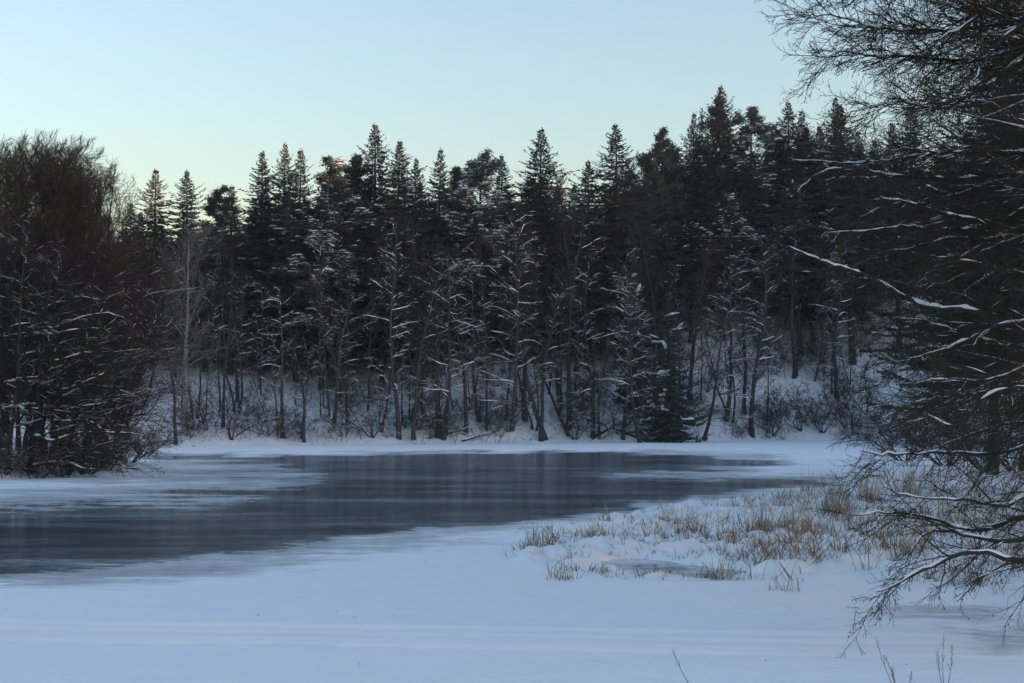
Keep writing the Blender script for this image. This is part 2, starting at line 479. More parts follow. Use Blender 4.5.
def bare_ice(X, Y):   # authored over the photograph's view of the river, kept on the ice itself
    px, py = to_px(X, np.maximum(Y, 6), 0)
    py = py + (fbm(X * 0.35, Y * 0.15, 51, 4) - 0.5) * 7
    px = px + (fbm(X * 0.2, Y * 0.1, 52, 4) - 0.5) * 60
    yy = np.array([q[0] for q in ROWS], float)
    vals = np.stack([np.interp(px, [a for a, _ in q], [c for _, c in q]) for _, q in ROWS])
    py = np.clip(py, yy[0], yy[-1] - 1e-3)
    k = np.clip(np.searchsorted(yy, py, side='right') - 1, 0, len(yy) - 2)
    f = (py - yy[k]) / (yy[k + 1] - yy[k])
    v0 = np.take_along_axis(vals, k[None], 0)[0]; v1 = np.take_along_axis(vals, (k + 1)[None], 0)[0]
    v = v0 * (1 - f) + v1 * f
    patch = sstep(120, 200, px) * sstep(360, 300, px) * sstep(464, 472, py) * sstep(518, 505, py)
    return v + 0.16 * patch * np.clip(1 - np.abs(v - 0.3) / 0.35, 0, 1)
TRACKS = [(0, 625, 1024, 642, .10), (0, 631, 1024, 650, .07), (0, 641, 1024, 657, .16), (260, 648, 1024, 664, .08)]
def track_f(X, Y):
    s = np.zeros_like(X)
    for x0, y0, x1, y1, wd in TRACKS:
        ax, ay = G(x0, y0); bx, by = G(x1, y1)
        yl = ay + (by - ay) * (X - ax) / (bx - ax) + (vnoise(X * 0.35, X * 0, 61) - 0.5) * 0.25
        s = np.maximum(s, np.exp(-((Y - yl) / wd) ** 2) * (0.45 + 0.55 * vnoise(X * 0.5, Y * 0, 62 + wd * 100)))
    return s
def ice_h(X, Y):
    b_ = bare_ice(X, Y)
    drift = (1 - np.clip(b_ * 2.5, 0, 1))
    near = sstep(45, 20, Y)
    return drift * (0.02 + 0.05 * fbm(X * 0.35, Y * 0.5, 71, 4)) + near * drift * 0.03 * fbm(X * 2, Y * 3, 75, 3) + 0.05 * track_f(X, Y)
us = np.linspace(-1, 1, 420)
yv = np.concatenate([np.arange(3, 13, 0.4), np.arange(13, 22, 0.06), 22 * (155 / 22) ** np.linspace(0, 1, 420)])
structure(obj('frozen_river', grid_mesh('frozen_river', us, yv, ice_h, M['ice'], fan=True,
          attrs=lambda X, Y: {'bare': bare_ice(X, Y), 'track': track_f(X, Y)})), 'frozen river with dark bare ice and wind blown snow')
sxs = np.arange(-2, 46, 0.13); sys_ = np.arange(17, 80, 0.15)
structure(obj('reed_bank', grid_mesh('reed_bank', sxs, sys_, spit_h, M['snow'], cull=lambda X, Y, Z: Z > -0.12)), 'low hummocky snow covered spit where dry reeds grow')

# unseen ridge added behind the viewer; it keeps the valley out of the low sun
def ridge():
    ux, uy = sx, sy                      # towards the sun
    vx, vy = -uy, ux                     # along the ridge
    s = np.arange(-420, 421, 3.0); t = np.arange(150, 331, 6.0)
    S, T = np.meshgrid(s, t)
    X = S * vx + T * ux; Y = S * vy + T * uy
    # ground rises to a crest; trees make the crest ragged
    prof = np.exp(-((T - 240) / 52.0) ** 2)
    crest = RIDGE_H(S)
    Z = prof * crest + prof * (vnoise(S * 0.25, T * 0.25, 91) - 0.5) * 7 * sstep(160, 200, T) - 1
    nx, ny = len(s), len(t)
    i = np.arange(nx * ny).reshape(ny, nx)
    F = np.stack([i[:-1, :-1], i[:-1, 1:], i[1:, 1:], i[1:, :-1]], -1).reshape(-1, 4)
    return mesh_np('shade_ridge', np.stack([X, Y, Z], -1).reshape(-1, 3), F, M['shade_hill'], False)
def RIDGE_H(S):
    # S along the ridge; crest and dip shaped for which tops the sun catches
    h = np.interp(S, [-420, -60, 0, 60, 115, 126, 137, 165, 210, 420], [32, 34, 33, 34, 36, 38.5, 44.5, 54, 46, 34])
    return h + 3 * (fbm(S * 0.05, S * 0, 95) - 0.5) - 17 * np.exp(-((S - 20.5) / 3.5) ** 2)
structure(obj('shade_hills', ridge()), 'unseen wooded ridge added to keep low sun off the valley')

# ------------------------------------------------------------------ tree builders (meshes, made once and shared)
def spruce_meshes(seed, H=24.0, wid=0.17, start=0.16, dens=1.0, snow=0.1, pw=0.9, ragged=0.3, fine=1.0, cntk=1.0):
    rg = np.random.default_rng(seed)
    tr = Geo(); z = np.linspace(0, 1, 15)
    pts = np.stack([rg.normal(0, 0.02, 15).cumsum() * 0.6, rg.normal(0, 0.02, 15).cumsum() * 0.6, z * H], -1)[None]
    rad = (0.0125 * H * (1 - z) ** 0.85 + 0.012)[None]
    rad[0, 0] *= 1.25
    tubes(tr, pts, rad, 8)
    nb = int(300 * dens)
    t = start + (1 - start) * ((np.arange(nb) + rg.random(nb)) / nb) ** 0.88
    t = np.clip(t, 0, 0.995)
    az = np.arange(nb) * 2.399 + rg.random(nb) * 0.9
    u = (t - start) / (1 - start)
    lump = 0.72 + 0.56 * vnoise(t * 11 + seed, az * 0.9, seed)          # whole boughs longer or shorter
    L = wid * H * (np.minimum((1 - u) ** pw, 1.6 * (1 - u)) * (0.45 + 0.55 * sstep(-0.08, 0.16, u))) * lump * (1 + ragged * rg.normal(0, 0.6, nb).clip(-1, 1.3)) + 0.10
    el = R(40) * sstep(0.6, 1.0, u) - R(20) * (1 - u) + rg.normal(0, R(9), nb)
    d = np.stack([np.cos(az) * np.cos(el), np.sin(az) * np.cos(el), np.sin(el)], -1)
    cx = np.interp(t, z, pts[0, :, 0]); cyy = np.interp(t, z, pts[0, :, 1])
    p = np.stack([cx, cyy, t * H], -1)
    n = 7
    q = np.linspace(0, 1, n + 1)
    br = p[:, None] + d[:, None] * (L[:, None] * q)[..., None]
    sag = (-0.22 * np.sin(q * math.pi * 0.75) + 0.16 * q ** 3)[None] * (L * (1 - 0.6 * u) * rg.uniform(.5, 1.4, nb))[:, None]
    br[..., 2] += sag
    br[..., :2] += rg.normal(0, 0.025, br[..., :2].shape) * L[:, None, None]
    brg = Geo()
    tubes(brg, br, np.clip(0.007 * L, 0.008, 0.05)[:, None] * (1.3 - q)[None], 3)
    # needle sprays along branches, denser towards the stem
    cnt = np.maximum((L * 30 * cntk * dens ** 0.3).astype(int) + 9, 11)
    bi = np.repeat(np.arange(nb), cnt); K = len(bi)
    tt = 0.02 + 1.0 * rg.random(K) ** 0.9
    x = np.clip(tt, 0, 0.999) * n; i = x.astype(int); f = (x - i)[:, None]
    c = br[bi, i] * (1 - f) + br[bi, i + 1] * f
    tan = norm(br[bi, i + 1] - br[bi, i])
    side = norm(np.cross(tan, np.array((0, 0, 1.0))))
    sgn = rg.choice([-1, 1], K)
    spread = rg.random(K)
    ang = sgn * spread * R(75)
    dr = tan * np.cos(ang)[:, None] + side * np.sin(ang)[:, None]
    dr[:, 2] += rg.normal(-0.35, 0.45, K) * (1 - 0.6 * u[bi])
    dr = norm(dr)
    ln = (0.24 + 0.38 * rg.random(K)) * (0.40 + 0.75 * (1 - u[bi])) * (1.15 - 0.4 * tt) * (H / 24) ** 0.5 * fine
    c = c + side * (sgn * spread * 0.30 * L[bi] * (1.1 - tt))[:, None]
    nrm = norm(rg.normal(0, 0.9, (K, 3)) + np.array((0, 0, 0.7)))
    wv = norm(np.cross(dr, nrm)) * (ln * (0.16 + 0.12 * rg.random(K)))[:, None]
    a = c; e = c + dr * ln[:, None]; mid = c + dr * (ln * 0.45)[:, None]
    V = np.stack([a, mid + wv, e, mid - wv], 1).reshape(-1, 3)
    F = np.arange(K * 4).reshape(-1, 4)
    cr = Geo(); cr.add(V, F)
    # leader
    lp = pts[0, -1]
    for k in range(10):
        a_ = rg.random() * 6.28; zz = lp + np.array((0, 0, -k * 0.07 + 0.25)); w_ = np.array((math.cos(a_), math.sin(a_), 0.4)) * (0.06 + 0.03 * k)
        cr.add(np.array([zz, zz + w_ + np.array((0, 0, .06)), zz + w_ * 1.4, zz + w_ - np.array((0, 0, .08))]), np.array([[0, 1, 2, 3]]))
    # snow pads on some branches
    sg = Geo()
    ok = (vnoise(p[:, 2] * 0.45 + seed, az * 1.2, seed) * 0.6 + rg.random(nb) * 0.4) > 1 - snow
    ok &= (u < 0.9)
    for b_ in np.nonzero(ok)[0]:
        for k in range(rg.integers(1, 4)):
            f0 = rg.uniform(0.35, 0.95); xx = f0 * n; ii = min(int(xx), n - 1)
            o_ = br[b_, ii] * (1 - xx + ii) + br[b_, ii + 1] * (xx - ii)
            tn = norm(br[b_, ii + 1] - br[b_, ii]); sd = norm(np.cross(tn, np.array((0, 0, 1.0))))
            pad(sg, o_ + np.array((0, 0, 0.05)) + sd * rg.normal(0, 0.12) * L[b_] * 0.4, tn, sd, rg.uniform(0.15, 0.55), rg.uniform(0.08, 0.22), rg.uniform(0.05, 0.13), rg)
    return {'trunk': tr.mesh('spruce_trunk', M['bark']), 'branches': brg.mesh('spruce_branches', M['bark']),
            'crown': cr.mesh('spruce_crown', M['spruce']), 'snow': sg.mesh('spruce_snow', M['snow'], True)}
def pad(geo, c, t, s, a, b_, h, rg):
    """irregular cushion of snow"""
    n = 7; ang = np.arange(n) * 2 * math.pi / n + rg.random() * 3
    rr = 0.75 + 0.5 * rg.random(n)
    ring = c + np.outer(np.cos(ang) * a * rr, t) + np.outer(np.sin(ang) * b_ * rr, s)
    ring2 = c + np.outer(np.cos(ang) * a * 0.6 * rr, t) + np.outer(np.sin(ang) * b_ * 0.6 * rr, s) + np.array((0, 0, h * 0.8))
    top = c + np.array((0, 0, h)); bot = c - np.array((0, 0, h * 0.3))
    V = np.concatenate([ring, ring2, [top], [bot]])
    k = np.arange(n); k2 = (k + 1) % n
    geo.add(V, np.stack([k, k2, k2 + n, k + n], -1))
    geo.add(V, np.stack([k + n, k2 + n, np.full(n, 2 * n)], -1))
    geo.add(V, np.stack([k2, k, np.full(n, 2 * n + 1)], -1))

def pine_meshes(seed, H=25.0, start=0.52, snow=0.25, wid=0.15, nl=26):
    rg = np.random.default_rng(seed)
    tr = Geo(); z = np.linspace(0, 1, 13)
    pts = np.stack([rg.normal(0, 0.06, 13).cumsum(), rg.normal(0, 0.06, 13).cumsum(), z * H], -1)[None]
    rad = (0.013 * H * (1 - z) ** 0.7 + 0.03)[None]
    tubes(tr, pts, rad, 8)
    t = start + (0.99 - start) * (np.arange(nl) + rg.random(nl)) / nl
    u = (t - start) / (1 - start)
    az = np.arange(nl) * 2.399 + rg.random(nl)
    el = R(5) + R(50) * u ** 1.5 + rg.normal(0, R(12), nl)
    L = wid * H * (0.45 + 0.7 * np.sin(np.clip(u * 0.9 + 0.18, 0, 1) * math.pi) ** 0.8 * (1.05 - 0.6 * u)) * rg.uniform(0.6, 1.2, nl)
    d = np.stack([np.cos(az) * np.cos(el), np.sin(az) * np.cos(el), np.sin(el)], -1)
    p = np.stack([np.interp(t, z, pts[0, :, i]) for i in range(3)], -1)
    lim = grow(p, d, L, 5, 0.16, (0, 0, 0.25), rg)
    lr = taper(L, 0.012 + 0.016 * L, 0.012, 5)
    bg_ = Geo(); tubes(bg_, lim, lr, 4)
    p2, d2, L2, r2 = spawn(lim, lr, L, 8, 0.25, 1.0, R(20), R(65), 0.35, 0.6, rg, (0, 0, 0.2), keepfac=0.3)
    br = grow(p2, d2, L2, 3, 0.15, (0, 0, 0.3), rg)
    tubes(bg_, br, taper(L2, np.minimum(r2, 0.03), 0.008, 3), 3)
    tips = np.concatenate([br[:, -1], br[:, 2], lim[:, -1], lim[:, 4], pts[0, -1:]])
    cr = Geo(); sg = Geo()
    nK = 30
    C = np.repeat(tips, nK, 0); K = len(C)
    o = norm(rg.normal(0, 1, (K, 3)) * np.array((1, 1, 0.55)) + np.array((0, 0, 0.25)))
    ln = 0.22 + 0.24 * rg.random(K)
    C = C + rg.normal(0, 0.24, (K, 3)) * np.array((1, 1, 0.55))
    wv = norm(np.cross(o, rg.normal(0, 1, (K, 3)))) * (ln * 0.17)[:, None]
    V = np.stack([C, C + o * (ln * .5)[:, None] + wv, C + o * ln[:, None], C + o * (ln * .5)[:, None] - wv], 1).reshape(-1, 3)
    cr.add(V, np.arange(K * 4).reshape(-1, 4))
    ok = (vnoise(tips[:, 2] * 0.5 + seed, tips[:, 0] * 0.6, seed + 2) * 0.6 + rg.random(len(tips)) * 0.4) > 1 - snow
    for c in tips[ok]:
        tn = norm(rg.normal(0, 1, 3) * np.array((1, 1, 0.1))); sd = norm(np.cross(tn, np.array((0, 0, 1.0))))
        pad(sg, c + np.array((0, 0, 0.14)), tn, sd, rg.uniform(0.25, 0.70), rg.uniform(0.15, 0.35), rg.uniform(0.08, 0.2), rg)
    return {'trunk': tr.mesh('pine_trunk', M['bark_pine']), 'branches': bg_.mesh('pine_branches', M['bark_pine']),
            'crown': cr.mesh('pine_crown', M['pine']), 'snow': sg.mesh('pine_snow', M['snow'], True)}

def bare_meshes(seed, H=18.0, start=0.2, nl=26, spread=0.26, ang=(35, 70), up=0.35, k2=7, k3=5, k4=0, twig=0.010, r0=0.011,
                lean=(0, 0), sway=0.05, bias=(0, 0, 0), snow=0.5, thick=0.05, stems=1, bark_='bark_grey', tw='twig', lowdroop=0.3, fork=0.0):
    rg = np.random.default_rng(seed)
    tr, cr, sg = Geo(), Geo(), Geo()
    L0 = np.full(stems, H) * (1 if stems == 1 else rg.uniform(0.6, 1.0, stems))
    p0 = np.zeros((stems, 3))
    d0 = np.tile(np.array((lean[0], lean[1], 1.0)), (stems, 1))
    if stems > 1:
        a = np.arange(stems) * 2 * math.pi / stems + rg.random(stems)
        p0[:, 0] = np.cos(a) * 0.05 * H * 0.4; p0[:, 1] = np.sin(a) * 0.05 * H * 0.4
        d0[:, 0] += np.cos(a) * fork; d0[:, 1] += np.sin(a) * fork
    n0 = 16
    tp = grow(p0, d0, L0, n0, sway, (-lean[0] * 0.6, -lean[1] * 0.6, 0.25), rg)
    trd = taper(L0, r0 * L0 + 0.01, twig * 1.5, n0, 0.9)
    trd[:, 0] *= 1.3
    tubes(tr, tp, trd, 8)
    p, d, L, r = spawn(tp, trd, L0, nl, start, 0.97, R(ang[0]), R(ang[1]), spread * 0.65, spread * 1.25, rg, bias, keepfac=0.55)
    hfrac = np.clip(p[:, 2] / H, 0, 1)
    l1 = np.empty((len(p), 8, 3))
    pts1 = grow(p, d, L, 8, 0.14, (0, 0, up), rg)
    # low limbs sag towards their tips
    q = np.linspace(0, 1, 9)[None] ** 2
    pts1[..., 2] -= q * (L * lowdroop * np.clip(1 - hfrac * 1.4, 0, 1))[:, None]
    rd1 = taper(L, np.minimum(r * 0.55, 0.012 * L + 0.01), twig, 8)
    tubes(cr, pts1, rd1, 5)
    sn_h = np.clip(1.15 - hfrac * 0.9, 0, 1)
    if snow > 0: snow_on(sg, pts1, rd1, snow * 0.95, thick, rg)
    p, d, L, r = spawn(pts1, rd1, L, k2, 0.15, 1.0, R(25), R(60), 0.30, 0.62, rg, (bias[0] * .3, bias[1] * .3, 0.06), keepfac=0.45)
    pts2 = grow(p, d, L, 5, 0.16, (0, 0, up * 0.7), rg)
    rd2 = taper(L, np.maximum(np.minimum(r * 0.6, 0.010 * L + 0.006), twig), twig * 0.8, 5)
    tubes(cr, pts2, rd2, 3)
    if snow > 0: snow_on(sg, pts2, rd2, snow * 0.72, thick * 0.62, rg, sides=4)
    p, d, L, r = spawn(pts2, rd2, L, k3, 0.2, 1.0, R(20), R(55), 0.4, 0.75, rg, (0, 0, 0.05), keepfac=0.35)
    pts3 = grow(p, d, np.maximum(L, 0.25), 3, 0.18, (0, 0, up * 0.4), rg)
    tubes(cr, pts3, np.full((len(p), 4), twig * 0.75) * np.array((1, .9, .8, .5)), 3)
    if k4:
        p, d, L, r = spawn(pts3, np.full((len(pts3), 4), twig), np.maximum(L, .25), k4, 0.2, 1.0, R(20), R(55), 0.5, 0.8, rg, keepfac=0.3)
        pts4 = grow(p, d, np.maximum(L, 0.15), 2, 0.2, (0, 0, up * 0.3), rg)
        tubes(cr, pts4, np.full((len(p), 3), twig * 0.6), 3)
    return {'trunk': tr.mesh('bare_trunk', M[bark_], True), 'crown': cr.mesh('bare_crown', M[tw]), 'snow': sg.mesh('branch_snow', M['snow'], True)}

def plant(name, meshes, loc, label, cat, group=None, rz=0.0, s=(1, 1, 1), tilt=(0, 0)):
    e = bpy.data.objects.new(name, None); COL.objects.link(e)
    e.empty_display_size = 0.3
    e.location = loc; e.scale = s; e.rotation_euler = (tilt[0], tilt[1], rz)
    tag(e, label, cat, group)
    for part in ('trunk', 'branches', 'crown', 'snow'):
        me = meshes.get(part)
        if me is not None and part != 'snow': obj(part, me, e)
    if meshes.get('snow') is not None: obj('snow', meshes['snow'], e)['kind'] = 'stuff'
    return e
_mz = {}
def max_z(me):
    if me.name not in _mz:
        a = np.empty(len(me.vertices) * 3, np.float32); me.vertices.foreach_get('co', a); _mz[me.name] = float(a[2::3].max())
    return _mz[me.name]
def place(name, meshes, H0, px, Y, top, label, cat, group=None, w=1.0, rz=None, sink=0.15, wob=1.0):
    q = P(px, top, Y); x = q[0]
    z = ground_z(x, Y) - sink
    H0 = max(max_z(me) for me in meshes.values() if me is not None)
    s = (q[2] - z) / H0
    ws = w * s ** 0.6 if s > 0 else 1
    return plant(name, meshes, (x, Y, z), label, cat, group, rng.random() * 6.28 if rz is None else rz, (ws * rng.uniform(.85, 1.2), ws * rng.uniform(.85, 1.2), s), (rng.normal(0, .018 * wob), rng.normal(0, .018 * wob)))

SPR = [spruce_meshes(11, wid=.21, snow=.24, pw=.68), spruce_meshes(12, wid=.19, snow=.30, ragged=.55, pw=.72), spruce_meshes(13, wid=.23, snow=.24, pw=.62, ragged=.35),
       spruce_meshes(14, wid=.20, snow=.36, ragged=.6, start=.24, pw=.66), spruce_meshes(15, wid=.165, snow=.25, pw=.7, ragged=.4), spruce_meshes(16, wid=.22, snow=.32, start=.34, ragged=.5, pw=.6),
       spruce_meshes(17, wid=.22, snow=.34, start=.38, ragged=.6, pw=.55), spruce_meshes(18, wid=.20, snow=.28, start=.30, ragged=.65, pw=.6)]
PIN = [pine_meshes(21, snow=.22, start=.35, nl=36, wid=.16), pine_meshes(22, snow=.50, start=.35, wid=.18, nl=38), pine_meshes(23, snow=.25, start=.4, wid=.15, nl=32)]
SNOWPINE = pine_meshes(24, snow=.58, start=.35, wid=.17, nl=36)

# ------------------------------------------------------------------ skyline conifers of the far wood
GC = 'conifers along the skyline of the far wood'
SKY = [  # kind, variant, top px, top py, depth, width, label
 ('s', 4, 129, 202, 138, 1.0, 'small dark spruce first from the bare alder clump on the skyline'),
 ('s', 1, 155, 167, 136, 1.0, 'dark spruce with a sunlit double top, nearest the bare alder clump'),
 ('s', 3, 190, 169, 139, 1.0, 'dark spruce with a sunlit top standing right above the pale birch'),
 ('p', 0, 215, 184, 142, .8, 'round topped pine squeezed between two spruces just right of the pale birch'),
 ('s', 4, 231, 184, 138, 1.2, 'slim spruce with a low top in the dip right of the pale birch'),
 ('s', 1, 263, 150, 140, 1.0, 'ragged spruce, left one of the three spires left of centre'),
 ('s', 0, 283, 142, 143, .95, 'spruce with a warm lit tip, middle of the three spires left of centre'),
 ('s', 0, 298, 148, 138, 1.0, 'dense spruce, right one of the three spires left of centre'),
 ('p', 1, 334, 154, 139, 1.0, 'flat topped pine with heavy snow on its lower boughs'),
 ('p', 0, 351, 151, 144, 1.0, 'pine leaning into the tallest spruce of the left half'),
 ('s', 0, 376, 121, 142, 1.1, 'tallest spruce of the left half, its spire lit by the sun'),
 ('s', 3, 394, 138, 140, .95, 'spruce with warm lit flank close behind the tallest spruce of the left half'),
 ('s', 2, 413, 156, 146, .7, 'blunt rounded dark spruce between two taller spires'),
 ('s', 4, 437, 148, 139, 1.1, 'lone slim spire left of the pale snowy pine'),
 ('p', 2, 457, 165, 145, .8, 'thin topped pine left beside the pale snowy pine'),
 ('w', 0, 481, 146, 138, 1.0, 'pale snowy pine with frosted boughs at the centre of the wood'),
 ('w', 0, 322, 218, 134, 1.1, 'low pine loaded with big white snow clumps below the flat topped pine'),
 ('s', 4, 503, 154, 143, 1.0, 'narrow spruce between the pale snowy pine and the broad even spruce'),
 ('s', 2, 537, 126, 140, .95, 'broad even spruce with a neat pointed top right of centre'),
 ('s', 2, 617, 121, 141, 1.15, 'wide heavy spruce with a fist shaped top, right of the bare birches'),
 ('p', 2, 640, 150, 148, .8, 'thin pine in the shadow of the wide heavy spruce'),
 ('p', 0, 663, 126, 150, .8, 'thin pine poking up between the wide spruce and the tallest group'),
 ('s', 1, 690, 111, 151, .9, 'narrow ragged spruce at the edge of the tallest group'),
 ('p', 0, 711, 93, 154, .9, 'bushy pine touching the tallest spruce of the whole wood'),
 ('s', 0, 728, 84, 157, 1.0, 'tallest spruce of the whole wood, right of centre'),
 ('p', 1, 722, 190, 146, 1.0, 'pine with yellowish needles and snow pillows below the tallest spruce'),
 ('p', 1, 757, 104, 156, .9, 'bushy pine right of the tallest spruce'),
 ('s', 0, 788, 100, 158, 1.0, 'left one of the twin spruces before the overhanging alder'),
 ('s', 4, 802, 108, 156, 1.1, 'right one of the twin spruces before the overhanging alder'),
 ('s', 0, 831, 96, 150, 1.0, 'spruce top half hidden by the fan of alder twigs'),
]
for k, v, px, top, Y, w, lab in SKY:
    Y += 4 if px < 420 else (8 if px < 660 else 12)
    if k == 's': place('spruce_tree', SPR[v], 24.2, px, Y, top, lab, 'spruce', GC, w * 1.12)
    elif k == 'p': place('pine_tree', PIN[v], 25, px, Y, top, lab, 'pine', GC, w)
    else: place('pine_tree', SNOWPINE, 25, px, Y, top, lab, 'pine', GC, w)

# conifers inside the wood that only show as its dark mass
GI = 'conifers crowded inside the far wood'
SHORT = [(155, 'sunlit double topped spruce'), (215, 'round topped pine by the birch'), (283, 'three left spires'), (334, 'flat topped snowy pine'), (376, 'tallest spruce of the left half'),
         (437, 'lone slim spire'), (481, 'pale snowy pine'), (537, 'broad even spruce'), (590, 'bare birch crowns'), (617, 'wide heavy spruce'), (663, 'thin poking pine'), (728, 'tallest spruce of the wood'),
         (757, 'bushy pine right of the tallest spruce'), (795, 'twin spruces'), (831, 'spruce behind the twig fan')]
_used = {}
def near_label(what, px, marks, tail=''):
    m_ = min(marks, key=lambda q: abs(q[0] - px)); dx = px - m_[0]
    rel = 'right below' if abs(dx) < 6 else ('just right of' if dx > 0 else 'just left of')
    base = '%s %s the %s%s' % (what, rel, m_[1], tail)
    _used[base] = _used.get(base, 0) + 1
    k = _used[base]
    return base if k == 1 else base.replace(what, '%s, %s one' % (what, ordn[k - 1]), 1)
ordn = ['first', 'second', 'third', 'fourth', 'fifth', 'sixth', 'seventh', 'eighth', 'ninth', 'tenth', 'eleventh', 'twelfth']
for i, px in enumerate(np.linspace(100, 850, 66)):
    px = px + rng.uniform(-7, 7)
    Y = [150, 159, 170][i % 3] + 12 * sstep(600, 760, px) - 7 * sstep(520, 380, px) + rng.uniform(-3, 3) - 6 * (px < 200)
    sk = np.interp(px, [100, 150, 200, 280, 375, 430, 536, 617, 700, 740, 830, 1010], [215, 190, 190, 165, 145, 170, 150, 140, 125, 105, 110, 100])
    top = sk + rng.uniform(10, 48) + (45 if i % 3 == 0 else 0)
    k = [3, 5, 6, 7][rng.integers(0, 4)]
    place('spruce_tree', SPR[k], 24.2, px, Y, top, near_label('shaded %s conifer' % ('low' if i % 3 == 0 else 'crowded'), px, SHORT), 'spruce', GI, rng.uniform(1.0, 1.4))
for i, px in enumerate(np.linspace(-60, 110, 9)):
    place('spruce_tree', SPR[rng.integers(0, 6)], 24.2, px, 150 + (i % 3) * 6, rng.uniform(215, 260), 'dark spruce glimpsed behind the bare alder clump, %s counted towards the river' % ordn[i], 'spruce', 'spruces behind the alder clump', 1.3)
for i, px in enumerate(np.linspace(848, 1050, 13)):
    Y = [140, 152, 162][i % 3] + rng.uniform(-2, 2)
    place('spruce_tree', SPR[[3, 5, 6, 7][i % 4]], 24.2, px + rng.uniform(-6, 6), Y + 18, rng.uniform(98, 165), 'dark spruce behind the overhanging alders, %s from the twig fan towards the edge' % ordn[i] if i < 12 else 'dark spruce behind the overhanging alders, last one at the edge', 'spruce', 'spruces behind the overhanging alders', 1.1)
# young spruce on the shore
YS = spruce_meshes(31, H=9, wid=.26, start=.02, dens=1.0, snow=.24, pw=.7, fine=.75, cntk=1.6)
place('young_spruce', YS, 9.2, 668, 133, 290, 'young snowy spruce standing at the far waterline with branches to the ground', 'spruce', None, 1.0)
place('young_spruce', YS, 9.2, 634, 139, 250, 'slender young spruce with large snow clots, left behind the waterline spruce', 'spruce', None, .7)

# ------------------------------------------------------------------ bare trees of the far bank
BT = [bare_meshes(41, 16, snow=0.86, start=.18, nl=28, spread=.22, up=.15, twig=.013, thick=0.045),
      bare_meshes(42, 16, snow=0.90, start=.22, nl=26, spread=.24, up=.05, twig=.013, thick=0.050, ang=(45, 80)),
      bare_meshes(43, 16, snow=0.74, start=.35, nl=24, spread=.22, up=.3, twig=.013, thick=0.040),
      bare_meshes(44, 16, snow=0.88, start=.15, nl=22, spread=.28, up=.1, twig=.013, thick=0.050, lean=(.25, 0), sway=.07),
      bare_meshes(45, 16, snow=0.78, start=.3, nl=24, spread=.20, up=.4, twig=.012, thick=0.040, ang=(25, 55)),
      bare_meshes(46, 16, snow=0.86, start=.2, nl=24, spread=.26, up=.05, twig=.013, thick=0.050, lean=(-.22, 0), sway=.07)]
BT += [bare_meshes(50, 16, snow=.45, start=.3, nl=18, spread=.32, up=.25, twig=.013, thick=.045, ang=(30, 65), sway=.08, stems=2, fork=.15), bare_meshes(51, 16, snow=.3, start=.4, nl=20, spread=.26, up=.2, twig=.012, thick=.04, sway=.06)]
BIRCH = bare_meshes(47, 18, sway=.012, snow=.45, start=.2, nl=40, spread=.34, up=.4, k2=9, k3=6, twig=.016, thick=.05, bark_='bark_birch', tw='twig_pale', ang=(28, 60))
HAZE = [bare_meshes(48, 20, snow=.15, start=.4, nl=34, spread=.20, up=.5, twig=.016, thick=.04, tw='twig_red', ang=(20, 50), k2=8, k3=6),
        bare_meshes(49, 20, snow=.25, start=.3, nl=34, spread=.22, up=.35, twig=.015, thick=.05, tw='twig', ang=(25, 60), k2=8, k3=6)]
GB = 'bare trees along the far bank'
BARE = [  # variant, base px, base py (on the slope), top py, label
 ('b', 188, 432, 205, 'pale birch with a wide fan of twigs at the left end of the far bank'),
 (2, 177, 446, 310, 'short dark stem at the waterline in front of the pale birch'),
 (0, 239, 405, 268, 'thin tree with snow picked out twigs right of the pale birch'),
 (1, 284, 440, 282, 'stout snow laden alder below the three left spires'),
 (4, 305, 444, 330, 'thin straight trunk at the water right of the stout snow laden alder'),
 (3, 335, 425, 290, 'slanting bare tree below the snow laden pine boughs'),
 (0, 400, 440, 215, 'tall alder with tiers of snowy branches on its left flank'),
 (2, 414, 442, 245, 'tall straight dark trunk right beside the tiered alder'),
 (4, 439, 438, 230, 'straight trunk, left of a pair below the lone slim spire'),
 (1, 444, 441, 250, 'snowy tree, right of a pair below the lone slim spire'),
 (0, 466, 436, 235, 'bare tree with arching snowy branches below the pale snowy pine'),
 (5, 480, 425, 255, 'thin leaning tree just right below the pale snowy pine'),
 (1, 512, 436, 240, 'bare dark trunk straight below the narrow central spruce'),
 (3, 545, 441, 205, 'tall tree with curved leaning stem below the broad even spruce'),
 (2, 541, 442, 265, 'dark thick trunk at the foot of the curved leaning stem'),
 (4, 568, 432, 185, 'slim grey tree right of the curved leaning stem'),
 (0, 592, 440, 240, 'bare tree with snowy twigs between curved stem and young spruces'),
 (1, 622, 441, 270, 'snow laced alder left next to the young snowy spruce'),
 (5, 640, 443, 262, 'left leaning snow laced alder touching the young snowy spruce'),
 (3, 703, 441, 300, 'leaning dark trunk right next to the young snowy spruce'),
 (5, 724, 424, 240, 'thin trunk second right of the young snowy spruce'),
 (0, 750, 438, 225, 'tall forked trunk with snowy crook right of the young spruce'),
 (4, 743, 415, 260, 'grey trunk close left of the tall forked trunk'),
 (2, 760, 362, 215, 'tall trunk high on the snow slope below the bushy pine'),
 (4, 793, 378, 200, 'dark trunk high on the snow slope below the twin spruces'),
 (1, 812, 345, 190, 'dark trunk at the top of the snow slope before the alder twigs'),
 (0, 835, 400, 230, 'bare tree on the slope beside the tip of the long snowy limb'),
]
def slope_depth(px, py):
    """depth where the sight line through the pixel meets the far slope"""
    ys_ = np.linspace(100, 185, 340)
    pts = np.array([P(px, py, y) for y in ys_])
    hit = np.nonzero(pts[:, 2] <= np.maximum(terrain(pts[:, 0], pts[:, 1]), 0.05))[0]
    hit = hit[hit > 40]
    return float(ys_[hit[0]]) if len(hit) else 150.0
